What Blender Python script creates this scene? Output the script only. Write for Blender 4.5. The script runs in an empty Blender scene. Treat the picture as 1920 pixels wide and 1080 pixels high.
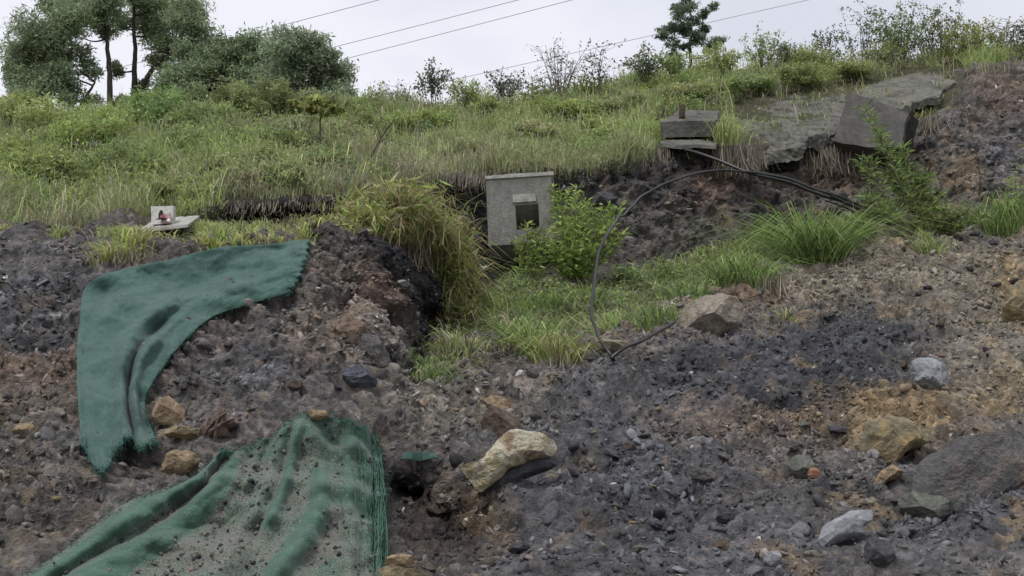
import bpy, bmesh, math, random
import numpy as np
from mathutils import Vector, Matrix
from mathutils.bvhtree import BVHTree
R = math.radians
sc = bpy.context.scene
COL = sc.collection
rng = np.random.default_rng(7)
random.seed(7)

# ------------------------------------------------------------ camera
FP = 2059.0                      # focal length in photo pixels (1920 wide)
PITCH = R(12); CAMZ = 1.6
cd = bpy.data.cameras.new('camera'); cam = bpy.data.objects.new('camera', cd); COL.objects.link(cam)
cd.lens = FP/1920*36; cd.clip_end = 2000
cam.location = (0, 0, CAMZ); cam.rotation_euler = (R(90)+PITCH, 0, 0)
sc.camera = cam
# ------------------------------------------------------------ world / sun
w = bpy.data.worlds.new("World"); sc.world = w; w.use_nodes = True
nt = w.node_tree; nt.nodes.clear()
SUN_EL, SUN_ROT = 58, -150        # sky rotation clockwise from +Y
def N(nt, t, **k):
    n = nt.nodes.new(t)
    for a, b in k.items(): setattr(n, a, b)
    return n
sky = N(nt, 'ShaderNodeTexSky', sky_type='NISHITA', sun_disc=False)
sky.sun_elevation = R(SUN_EL); sky.sun_rotation = R(SUN_ROT); sky.dust_density = 4; sky.air_density = 1
mul = N(nt, 'ShaderNodeVectorMath', operation='SCALE'); mul.inputs['Scale'].default_value = 0.10
nt.links.new(sky.outputs[0], mul.inputs[0])
tc = N(nt, 'ShaderNodeTexCoord'); mp = N(nt, 'ShaderNodeMapping'); mp.inputs['Scale'].default_value = (1.3, 1.3, 3.2)
mp.inputs['Location'].default_value = (1.3, .2, .5)
nz = N(nt, 'ShaderNodeTexNoise'); nz.inputs['Scale'].default_value = 1.6; nz.inputs['Detail'].default_value = 5; nz.inputs['Roughness'].default_value = .5
nt.links.new(tc.outputs['Generated'], mp.inputs[0]); nt.links.new(mp.outputs[0], nz.inputs['Vector'])
rp = N(nt, 'ShaderNodeValToRGB'); rp.color_ramp.elements[0].position = .40; rp.color_ramp.elements[1].position = .58
rp.color_ramp.elements[0].color = (.52, .545, .605, 1); rp.color_ramp.elements[1].color = (.66, .665, .72, 1)
nt.links.new(nz.outputs[0], rp.inputs[0])
mx = N(nt, 'ShaderNodeMix', data_type='RGBA'); mx.inputs['Factor'].default_value = .93
nt.links.new(mul.outputs[0], mx.inputs['A']); nt.links.new(rp.outputs[0], mx.inputs['B'])
bg = N(nt, 'ShaderNodeBackground'); bg.inputs['Strength'].default_value = 1.0
nt.links.new(mx.outputs['Result'], bg.inputs[0])
ow = N(nt, 'ShaderNodeOutputWorld'); nt.links.new(bg.outputs[0], ow.inputs[0])
sd = bpy.data.lights.new('sun', 'SUN'); sd.energy = 1.5; sd.angle = R(14); sd.color = (1, .97, .92)
sun = bpy.data.objects.new('sun', sd); COL.objects.link(sun)
az = R(SUN_ROT); el = R(SUN_EL)
sdir = Vector((math.sin(az)*math.cos(el), math.cos(az)*math.cos(el), math.sin(el)))
sun.rotation_euler = sdir.to_track_quat('Z', 'Y').to_euler(); sun.location = sdir*50
sc.view_settings.view_transform = 'Standard'; sc.view_settings.look = 'None'
sc.view_settings.exposure = 0.5; sc.view_settings.gamma = 1

# ------------------------------------------------------------ helpers
def P(u, v, Y):
    """world point on the sight line of photo pixel (u, v) at distance Y"""
    u = np.asarray(u, float); v = np.asarray(v, float); Y = np.asarray(Y, float)
    cx = (u-960)/FP; cz = (540-v)/FP
    dy = math.cos(PITCH)-cz*math.sin(PITCH); dz = math.sin(PITCH)+cz*math.cos(PITCH)
    return np.stack(np.broadcast_arrays(cx/dy*Y, Y, CAMZ+dz/dy*Y), -1)
def tag(o, label=None, cat=None, group=None, kind=None):
    if label: o['label'] = label
    if cat: o['category'] = cat
    if group: o['group'] = group
    if kind: o['kind'] = kind
    return o
def empty(name, loc, label, cat, group=None):
    o = bpy.data.objects.new(name, None); COL.objects.link(o); o.location = Vector(loc); o.empty_display_size = .1
    return tag(o, label, cat, group)
def link(name, me, mat, parent=None):
    o = bpy.data.objects.new(name, me); COL.objects.link(o)
    if mat: me.materials.append(mat)
    if parent: o.parent = parent; o.matrix_parent_inverse = Matrix.Translation(parent.location).inverted() if parent.rotation_euler.to_matrix().is_identity else parent.matrix_basis.inverted()
    return o
def npmesh(name, V, F, mat, col=None, parent=None, smooth=False):
    V = np.asarray(V, np.float32).reshape(-1, 3); F = np.asarray(F, np.int32); k = F.shape[1]
    me = bpy.data.meshes.new(name); me.vertices.add(len(V)); me.vertices.foreach_set('co', V.ravel())
    me.loops.add(F.size); me.loops.foreach_set('vertex_index', F.ravel())
    me.polygons.add(len(F)); me.polygons.foreach_set('loop_start', np.arange(0, F.size, k, dtype=np.int32))
    if smooth: me.polygons.foreach_set('use_smooth', np.ones(len(F), bool))
    me.update(calc_edges=True)
    if col is not None:
        a = me.color_attributes.new('Col', 'FLOAT_COLOR', 'POINT')
        c = np.ones((len(V), 4), np.float32); c[:, :3] = np.broadcast_to(col, (len(V), 3)); a.data.foreach_set('color', c.ravel())
    return link(name, me, mat, parent)
def _h(ix, iy, iz, s):
    n = (ix*374761393 + iy*668265263 + iz*2147483647 + s*974711) & 0xffffffff
    n = ((n ^ (n >> 13))*1274126177) & 0xffffffff
    n = ((n ^ (n >> 16))*2246822519) & 0xffffffff
    return ((n ^ (n >> 15)) & 0xffff)/32767.5-1
def noise(p, s=0):
    p = np.asarray(p, float)
    i = np.floor(p).astype(np.int64); f = p-i; f = f*f*f*(f*(f*6-15)+10)
    x, y, z = i[..., 0], i[..., 1], i[..., 2]; fx, fy, fz = f[..., 0], f[..., 1], f[..., 2]
    r = 0
    for a in (0, 1):
        for b in (0, 1):
            for c in (0, 1):
                r = r + _h(x+a, y+b, z+c, s)*(fx if a else 1-fx)*(fy if b else 1-fy)*(fz if c else 1-fz)
    return r
ROT = np.array([[.36, .48, -.8], [-.8, .6, 0], [.48, .64, .6]])
def fbm(p, s=0, o=4, lac=2.03, g=.5):
    a = 1; r = 0; t = 0; q = np.asarray(p, float)
    for k in range(o):
        q = q@ROT.T; r = r+a*noise(q, s+k); t += a; a *= g; q = q*lac
    return r/t
def ss(a, b, x): t = np.clip((x-a)/(b-a), 0, 1); return t*t*(3-2*t)

# ------------------------------------------------------------ materials
def mat_new(name):
    m = bpy.data.materials.new(name); m.use_nodes = True; n = m.node_tree; n.nodes.clear()
    b = N(n, 'ShaderNodeBsdfPrincipled'); o = N(n, 'ShaderNodeOutputMaterial'); n.links.new(b.outputs[0], o.inputs[0])
    return m, n, b, o
def setp(b, **k):
    for a, v in k.items():
        a = a.replace('_', ' ')
        if a in b.inputs: b.inputs[a].default_value = v
def noise_n(n, scale, detail=4, rough=.55, vec=None, dist=0):
    t = N(n, 'ShaderNodeTexNoise'); t.inputs['Scale'].default_value = scale; t.inputs['Detail'].default_value = detail
    t.inputs['Roughness'].default_value = rough; t.inputs['Distortion'].default_value = dist
    if vec: n.links.new(vec, t.inputs['Vector'])
    return t
def ramp(n, fac, stops):
    r = N(n, 'ShaderNodeValToRGB'); e = r.color_ramp.elements
    while len(e) < len(stops): e.new(.5)
    for q, (p, c) in zip(e, stops): q.position = p; q.color = (*c, 1) if len(c) == 3 else c
    n.links.new(fac, r.inputs[0]); return r
def mixc(n, a, b, f, mode='MIX'):
    m = N(n, 'ShaderNodeMix', data_type='RGBA', blend_type=mode)
    for s, x in (('A', a), ('B', b)):
        if isinstance(x, tuple): m.inputs[s].default_value = (*x, 1)
        else: n.links.new(x, m.inputs[s])
    if isinstance(f, (int, float)): m.inputs['Factor'].default_value = f
    else: n.links.new(f, m.inputs['Factor'])
    return m.outputs['Result']
def bump(n, b, h, s, d):
    u = N(n, 'ShaderNodeBump'); u.inputs['Strength'].default_value = s; u.inputs['Distance'].default_value = d
    n.links.new(h, u.inputs['Height']); n.links.new(u.outputs[0], b.inputs['Normal']); return u

def ground_mat():
    m, n, b, o = mat_new('soil')
    at = N(n, 'ShaderNodeAttribute', attribute_name='Col'); ge = N(n, 'ShaderNodeNewGeometry'); pos = ge.outputs['Position']
    n1 = noise_n(n, 3.2, 8, .68, pos, .6); n2 = noise_n(n, 17, 6, .65, pos, .4); n3 = noise_n(n, 60, 3, .6, pos)
    r1 = ramp(n, n1.outputs[0], [(.28, (.68, .68, .71)), (.5, (1.02, 1.0, .99)), (.72, (1.5, 1.42, 1.34))])
    r2 = ramp(n, n2.outputs[0], [(.3, (.6, .6, .62)), (.5, (1.0, 1.0, 1.0)), (.7, (1.5, 1.46, 1.4))])
    c = mixc(n, at.outputs['Color'], r1.outputs[0], 1, 'MULTIPLY'); c = mixc(n, c, r2.outputs[0], .9, 'MULTIPLY')
    vo = N(n, 'ShaderNodeTexVoronoi'); vo.inputs['Scale'].default_value = 16; vo.inputs['Randomness'].default_value = 1; n.links.new(pos, vo.inputs['Vector'])
    sep = N(n, 'ShaderNodeSeparateColor'); n.links.new(vo.outputs['Color'], sep.inputs[0])
    rr = ramp(n, sep.outputs[0], [(0, (.6, .6, .62)), (.55, (1, 1, 1)), (.8, (1.35, 1.2, 1.05)), (.97, (1.7, 1.6, 1.5))])
    c = mixc(n, c, rr.outputs[0], .55, 'MULTIPLY')
    n.links.new(c, b.inputs['Base Color'])
    rg = ramp(n, n2.outputs[0], [(.35, (.45,)*3), (.65, (.8,)*3)]); n.links.new(rg.outputs[0], b.inputs['Roughness'])
    setp(b, Specular_IOR_Level=.22)
    ad = N(n, 'ShaderNodeMath', operation='ADD'); n.links.new(n2.outputs[0], ad.inputs[0])
    m3 = N(n, 'ShaderNodeMath', operation='MULTIPLY'); m3.inputs[1].default_value = .45; n.links.new(n3.outputs[0], m3.inputs[0]); n.links.new(m3.outputs[0], ad.inputs[1])
    bump(n, b, ad.outputs[0], .9, .07)
    return m
def leaf_mat(name, transl=.3, rough=.55):
    m, n, b, o = mat_new(name)
    at = N(n, 'ShaderNodeAttribute', attribute_name='Col'); n.links.new(at.outputs['Color'], b.inputs['Base Color'])
    setp(b, Roughness=rough, Specular_IOR_Level=.25)
    t = N(n, 'ShaderNodeBsdfTranslucent'); n.links.new(at.outputs['Color'], t.inputs[0])
    mxs = N(n, 'ShaderNodeMixShader'); mxs.inputs[0].default_value = transl
    n.links.new(b.outputs[0], mxs.inputs[1]); n.links.new(t.outputs[0], mxs.inputs[2]); n.links.new(mxs.outputs[0], o.inputs[0])
    return m
def rock_mat(name, stops, scale=2.5, rough=.75, bs=.8, spec=.3, bd=.05):
    m, n, b, o = mat_new(name); tcn = N(n, 'ShaderNodeTexCoord'); v = tcn.outputs['Object']
    n1 = noise_n(n, scale, 7, .6, v, .8); n2 = noise_n(n, scale*6, 6, .65, v)
    r = ramp(n, n1.outputs[0], stops); r2 = ramp(n, n2.outputs[0], [(.3, (.6, .6, .6)), (.7, (1.3, 1.3, 1.3))])
    n.links.new(mixc(n, r.outputs[0], r2.outputs[0], .8, 'MULTIPLY'), b.inputs['Base Color'])
    setp(b, Roughness=rough, Specular_IOR_Level=spec); bump(n, b, n2.outputs[0], bs, bd); return m
def concrete_mat(name, c, dark=.6):
    m, n, b, o = mat_new(name); ge = N(n, 'ShaderNodeTexCoord'); v = ge.outputs['Object']
    n1 = noise_n(n, 2.2, 7, .65, v, .5); n2 = noise_n(n, 26, 5, .6, v)
    mpn = N(n, 'ShaderNodeMapping'); mpn.inputs['Scale'].default_value = (9, 9, .8); n.links.new(v, mpn.inputs[0])
    n3 = noise_n(n, 1.3, 5, .6, mpn.outputs[0])
    r = ramp(n, n1.outputs[0], [(.3, tuple(x*dark for x in c)), (.55, c), (.75, tuple(x*1.15 for x in c))])
    r3 = ramp(n, n3.outputs[0], [(.35, (.72, .73, .7)), (.6, (1.05, 1.05, 1.05))])
    r2 = ramp(n, n2.outputs[0], [(.35, (.8, .8, .8)), (.65, (1.12, 1.12, 1.12))])
    c1 = mixc(n, r.outputs[0], r3.outputs[0], .8, 'MULTIPLY'); c1 = mixc(n, c1, r2.outputs[0], .7, 'MULTIPLY')
    n.links.new(c1, b.inputs['Base Color']); setp(b, Roughness=.9, Specular_IOR_Level=.2); bump(n, b, n2.outputs[0], .5, .02); return m
def plain_mat(name, c, rough=.6, spec=.4, var=.3, scale=20):
    m, n, b, o = mat_new(name); tcn = N(n, 'ShaderNodeTexCoord'); n1 = noise_n(n, scale, 4, .6, tcn.outputs['Object'])
    r = ramp(n, n1.outputs[0], [(.3, tuple(x*(1-var) for x in c)), (.7, tuple(min(1, x*(1+var)) for x in c))])
    n.links.new(r.outputs[0], b.inputs['Base Color']); setp(b, Roughness=rough, Specular_IOR_Level=spec); return m
M_SOIL = ground_mat()
M_LEAF = leaf_mat('leaf', .45); M_GRASS = leaf_mat('grass_blade', .42, .6); M_DRY = leaf_mat('dry_grass', .15, .8)
M_BARK = plain_mat('bark', (.07, .06, .05), .9, .1, .4, 12)
M_TWIG = plain_mat('twig', (.15, .13, .10), .9, .1, .3, 12)
M_CONC = concrete_mat('old_concrete', (.38, .375, .35), .88)
M_CONCX = concrete_mat('smooth_dark_concrete', (.095, .092, .086), .7)
M_SLAB = concrete_mat('lichen_concrete', (.16, .157, .14), .45)
M_CONCL = concrete_mat('pale_concrete', (.50, .49, .46), .75)
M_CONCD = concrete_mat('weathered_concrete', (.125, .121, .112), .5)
M_CABLE = plain_mat('black_rubber', (.018, .018, .02), .38, .5, .3, 6)
M_SHADE = plain_mat('painted_shade', (.02, .02, .02), .95, .1)  # near-black colour that stands in for shade at the slabs

# ------------------------------------------------------------ terrain
#  per column: (v, Y) for the rows foot .. ridge
NEAR = lambda a, b, c, d, e: [(1080, 8.0), (960, a), (860, b), (780, c), d, e]
C = {
 0:    NEAR(8.8, 9.5, 10.1, (710, 10.7), (590, 11.7)) + [(480, 12.8), (484, 13.1), (472, 13.4), (462, 13.6), (455, 13.7), (448, 13.9), (440, 14.0), (370, 15.8), (300, 18.2), (240, 22)],
 150:  NEAR(8.8, 9.5, 10.1, (710, 10.7), (590, 11.7)) + [(485, 12.8), (489, 13.1), (476, 13.5), (464, 13.7), (455, 13.8), (445, 14.0), (438, 14.0), (365, 15.9), (300, 18.2), (240, 22)],
 300:  NEAR(8.8, 9.5, 10.1, (710, 10.7), (590, 11.7)) + [(492, 12.7), (495, 13.2), (480, 13.6), (467, 13.9), (450, 14.2), (432, 14.4), (424, 14.2), (360, 16), (300, 18.4), (238, 22)],
 420:  NEAR(8.8, 9.5, 10.2, (710, 10.8), (590, 11.8)) + [(474, 12.8), (478, 13.3), (468, 13.8), (455, 14.3), (430, 14.9), (395, 15.3), (384, 14.5), (345, 16.1), (288, 18.6), (232, 22.4)],
 520:  NEAR(8.9, 9.6, 10.3, (710, 10.9), (590, 11.8)) + [(466, 12.9), (472, 13.4), (465, 14.0), (455, 14.6), (424, 15.5), (390, 15.9), (378, 14.7), (340, 16.3), (284, 18.9), (226, 22.7)],
 610:  NEAR(8.9, 9.7, 10.5, (710, 11.2), (590, 12.0)) + [(458, 12.9), (465, 13.5), (460, 14.2), (450, 14.8), (414, 15.7), (386, 16.0), (374, 15.1), (335, 16.8), (280, 19.4), (220, 23)],
 690:  NEAR(9.0, 9.9, 10.8, (710, 11.6), (590, 12.4)) + [(463, 13.1), (470, 13.8), (455, 15.0), (440, 15.9), (408, 16.5), (378, 16.7), (365, 16.2), (325, 17.8), (275, 20), (215, 24)],
 740:  NEAR(9.2, 10.2, 11.2, (712, 12.2), (605, 13.1)) + [(492, 13.5), (500, 14.3), (480, 15.5), (450, 16.7), (410, 17.2), (368, 17.4), (355, 16.9), (315, 18.6), (270, 20.7), (210, 24.5)],
 775:  NEAR(9.3, 10.3, 11.4, (715, 12.6), (640, 14.3)) + [(535, 14.5), (540, 14.9), (510, 15.8), (470, 16.9), (420, 17.4), (362, 17.6), (350, 17.2), (310, 18.9), (266, 21), (208, 24.6)],
 808:  NEAR(9.3, 10.4, 11.5, (718, 12.7), (690, 14.2)) + [(610, 14.6), (618, 14.9), (580, 15.6), (520, 16.8), (440, 17.5), (356, 17.8), (345, 17.4), (305, 19), (263, 21.2), (206, 24.7)],
 835:  NEAR(9.4, 10.6, 11.7, (720, 12.8), (697, 13.4)) + [(680, 13.8), (690, 14.3), (640, 15.3), (560, 16.6), (470, 17.6), (352, 18.0), (340, 17.6), (300, 19.2), (260, 21.3), (205, 24.7)],
 950:  NEAR(9.5, 10.8, 12.0, (720, 13.0), (692, 13.5)) + [(668, 14.0), (676, 14.5), (620, 15.6), (525, 17.3), (450, 18.3), (350, 18.6), (325, 18.0), (290, 19.6), (245, 22), (195, 25)],
 1100: NEAR(9.6, 10.9, 12.1, (720, 13.1), (680, 13.8)) + [(648, 14.4), (655, 14.9), (595, 16.2), (510, 17.8), (430, 18.5), (340, 19), (318, 18.6), (280, 20), (230, 22.5), (180, 25)],
 1220: NEAR(9.7, 11.0, 12.2, (720, 13.2), (662, 14.4)) + [(628, 15.0), (633, 15.5), (588, 16.6), (520, 17.9), (430, 18.8), (325, 19.5), (292, 19), (250, 20.8), (205, 23), (150, 25.3)],
 1320: NEAR(9.8, 11.1, 12.3, (720, 13.3), (632, 15.0)) + [(562, 16.4), (568, 16.9), (542, 17.6), (485, 18.8), (400, 19.7), (316, 20.4), (275, 19.6), (235, 21.2), (190, 23.2), (135, 25.3)],
 1450: NEAR(9.9, 11.2, 12.4, (712, 13.6), (602, 15.8)) + [(520, 17.4), (526, 17.9), (500, 18.5), (455, 19.4), (385, 20.3), (312, 21.0), (275, 20.2), (225, 21.6), (175, 23.6), (130, 25.5)],
 1560: NEAR(9.9, 11.2, 12.5, (710, 13.7), (580, 16.3)) + [(475, 18.3), (480, 18.8), (460, 19.3), (430, 20), (365, 20.8), (312, 21.2), (280, 20.8), (215, 22), (165, 24), (127, 25.7)],
 1680: NEAR(9.9, 11.2, 12.5, (710, 13.7), (560, 16.7)) + [(430, 19.1), (434, 19.5), (424, 19.9), (405, 20.4), (345, 21), (292, 21.5), (265, 21.5), (205, 22.6), (155, 24.2), (118, 25.8)],
 1800: NEAR(9.8, 11.0, 12.3, (710, 13.5), (570, 16.4)) + [(450, 18.9), (450, 19.3), (430, 19.9), (400, 20.5), (330, 21.3), (240, 22.2), (180, 22.9), (150, 23.6), (130, 24.3), (110, 25.5)],
 1920: NEAR(9.6, 10.8, 12.1, (710, 13.2), (570, 16.2)) + [(456, 18.7), (450, 19.2), (430, 19.8), (400, 20.4), (310, 21.3), (200, 22.4), (135, 23.2), (120, 23.8), (108, 24.4), (98, 25.4)],
}
cu = np.array(sorted(C)); T = np.array([C[k] for k in cu], float)         # col,row,2
cu = np.concatenate([[-1500], cu, [3400]]); T = np.concatenate([T[:1], T, T[-1:]])
US = np.concatenate([np.linspace(-1400, -110, 70), np.linspace(-100, 2020, 1120), np.linspace(2030, 3300, 70)])
NR = T.shape[1]
rv = np.stack([np.interp(US, cu, T[:, k, 0]) for k in range(NR)]); rY = np.stack([np.interp(US, cu, T[:, k, 1]) for k in range(NR)])
def blur(a, k, ax):
    ker = np.hanning(k+2)[1:-1]; ker /= ker.sum(); h = k//2
    p = np.pad(a, [(h, h) if i == ax else (0, 0) for i in range(a.ndim)], 'edge')
    return np.apply_along_axis(lambda m: np.convolve(m, ker, 'valid'), ax, p)
rv = blur(rv, 17, 1); rY = blur(rY, 17, 1)
rows = [P(US, np.full(len(US), 1300.), np.full(len(US), 6.8))] + [P(US, rv[k], rY[k]) for k in range(NR)]
r00 = rows[0].copy(); r00[:, 1] = 2.5; r00[:, 2] = -.05
r17 = rows[-1].copy(); r17[:, 1] += 5; r17[:, 2] -= .7
r18 = rows[-1].copy(); r18[:, 1] = 75; r18[:, 2] = -1
rows = [r00] + rows + [r17, r18]
cnt = [30, 130, 100, 85, 70, 60, 80, 85, 14, 34, 60, 75, 80, 30, 50, 50, 50, 20, 20]
assert len(cnt) == len(rows)-1, (len(cnt), len(rows))
G = []; RID = []
for k, c_ in enumerate(cnt):
    t = np.linspace(0, 1, c_, endpoint=False)[:, None, None]
    G.append(rows[k][None]*(1-t)+rows[k+1][None]*t); RID.append(k+t[:, 0, 0])
G = np.concatenate(G+[rows[-1][None]]); RID = np.concatenate(RID+[[len(cnt)]])     # RID: foot=2 ... crest=8 ... lip=14 ... ridge=17
for a in range(3): G[..., a] = blur(G[..., a], 7, 0)
edge = ss(-1400, -1000, US)*(1-ss(2900, 3300, US)); G[..., 2] = -1+(G[..., 2]+1)*edge[None]
def to_px(p):
    x, y, z = p[..., 0], p[..., 1], p[..., 2]-CAMZ
    d = y*math.cos(PITCH)+z*math.sin(PITCH); d = np.where(d < .1, .1, d); h = -y*math.sin(PITCH)+z*math.cos(PITCH)
    return 960+FP*x/d, 540-FP*h/d
def gauss(u, v, cu_, cv, ru, rv_, p=2): return np.exp(-(np.abs((u-cu_)/ru)**p+np.abs((v-cv)/rv_)**p))
PU, PV = to_px(G)
R2 = np.broadcast_to(RID[:, None], PU.shape)
# hollows and bulges, pushed along y
dY = 1.3*gauss(PU, PV, 750, 935, 58, 52, 2.5)+.9*gauss(PU, PV, 835, 1010, 85, 65)+.3*gauss(PU, PV, 925, 960, 45, 35)
dY -= .25*gauss(PU, PV, 600, 830, 90, 60)
dY -= .30*gauss(PU, PV, 690, 650, 45, 80)
dY += .6*gauss(PU, PV, 1450, 430, 35, 25)+.5*gauss(PU, PV, 1420, 470, 30, 20)
dY += .5*gauss(PU, PV, 1290, 292, 60, 14)+.9*gauss(PU, PV, 530, 415, 110, 26)+.7*gauss(PU, PV, 1455, 298, 50, 16)+.6*gauss(PU, PV, 1640, 292, 60, 16)+.6*gauss(PU, PV, 955, 490, 60, 36)
dY += .2*gauss(PU, PV, 60, 775, 60, 12)+1.2*gauss(PU, PV, 778, 600, 36, 85)
dY -= .35*gauss(PU, PV, 1290, 610, 60, 40)
lock = (R2 < 17)
dY = np.where(lock, dY, 0)
G[..., 1] += dY
# normals & displacement
def normals(G):
    a = np.gradient(G, axis=1); b = np.gradient(G, axis=0); n = np.cross(a, b); n /= np.linalg.norm(n, axis=-1, keepdims=True)+1e-9; return n
nrm = normals(G)
bare = (1-ss(13.7, 14.2, R2))                      # bare earth below the lip
bare = np.maximum(bare, ss(1780, 1830, PU)*(1-ss(15.2, 15.8, R2)))
gul = ss(8.2, 8.8, R2)*(1-ss(10.8, 11.6, R2))*ss(780, 830, PU)*(1-ss(1500, 1600, PU))
def ridg(p, s): return 1-2*np.abs(noise(p, s))
def cells(a, b, s):
    i = np.floor(a).astype(np.int64); j = np.floor(b).astype(np.int64); best = np.full(a.shape, 9.); h = np.zeros(a.shape); hc = np.zeros(a.shape)
    for di in (-1, 0, 1):
        for dj in (-1, 0, 1):
            x = i+di; y = j+dj; px_ = x+.5+.45*_h(x, y, x*0, s); py_ = y+.5+.45*_h(x, y, x*0, s+1); dx = a-px_; dy_ = b-py_; d = dx*dx+dy_*dy_
            m = d < best; best = np.where(m, d, best); t1 = _h(x, y, x*0, s+2); t2 = _h(x, y, x*0, s+3); t3 = _h(x, y, x*0, s+4)
            h = np.where(m, t1*.5+t2*dx+t3*dy_, h); hc = np.where(m, t1, hc)
    return h-best*.8, hc
_wx = G[..., 0]+.10*noise(G*3.1, 401)+.03*noise(G*11, 402); _wy = G[..., 1]*.9+G[..., 2]*.75+.10*noise(G*3.3+5, 403)+.03*noise(G*12, 404)
k1, kc1 = cells(_wx*3.2, _wy*4.2, 51); k2, kc2 = cells(_wx*7.5+_wy*2, _wy*9.5, 61); k3, kc3 = cells(_wx*16-_wy*5, _wy*19, 71)
st0 = G@np.array([[.8, .25, .1], [-.2, 1, .6], [.5, -.6, 2.0]])
rough_ = (.55+.9*ss(-.3, .4, fbm(G*.9+40, 411, 2)))*bare
k0, kc0 = cells(_wx*1.15+3, _wy*1.5, 81); cutm = 1-.8*np.clip(gauss(PU, PV, 755, 940, 75, 65, 4)+gauss(PU, PV, 780, 600, 40, 100, 4), 0, 1)
big = 1-2*np.abs(fbm(st0*.8+2, 431, 3)); smp = .3+.9*ss(-.25, .3, fbm(G*1.7+90, 433, 2))
D = rough_*(.03*k0+.05*k1*smp+.034*k2*smp+.012*k3)*cutm; D = blur(blur(D, 3, 0), 3, 1)+.13*big*bare+.05*bare*(1-2*np.abs(fbm(st0*2.4, 435, 3)))*cutm
D += .13*fbm(G*1.0, 1, 2)+.09*(1-2*np.abs(fbm(G*2.3, 5, 2)))*bare
st = G@np.array([[.8, .25, .1], [-.2, 1, .6], [.5, -.6, 2.4]])        # tilted bedding for the rock faces
D += bare*.055*ridg(st*1.7, 11)+bare*.04*ridg(G*6.5@ROT.T, 12)+bare*.022*ridg(G*13@ROT, 13)+.008*bare*noise(G*24@ROT.T, 14)+.003*bare*noise(G*50, 15)
D += .02*noise(G*5, 17)*(1-bare)+gauss(PU, PV, 530, 410, 120, 35, 4)*(.05*k1+.04*k2)
face = gauss(PU, PV, 660, 610, 90, 120, 4)+ss(11, 11.6, R2)*(1-ss(13.2, 13.9, R2))
D += .09*np.clip(face, 0, 1)*ridg(st*1.1+3, 18)
D *= (1-.6*gul)*ss(1.2, 3, R2)*(1-ss(17, 18, R2)*.7)
G = G+nrm*D[..., None]
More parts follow.
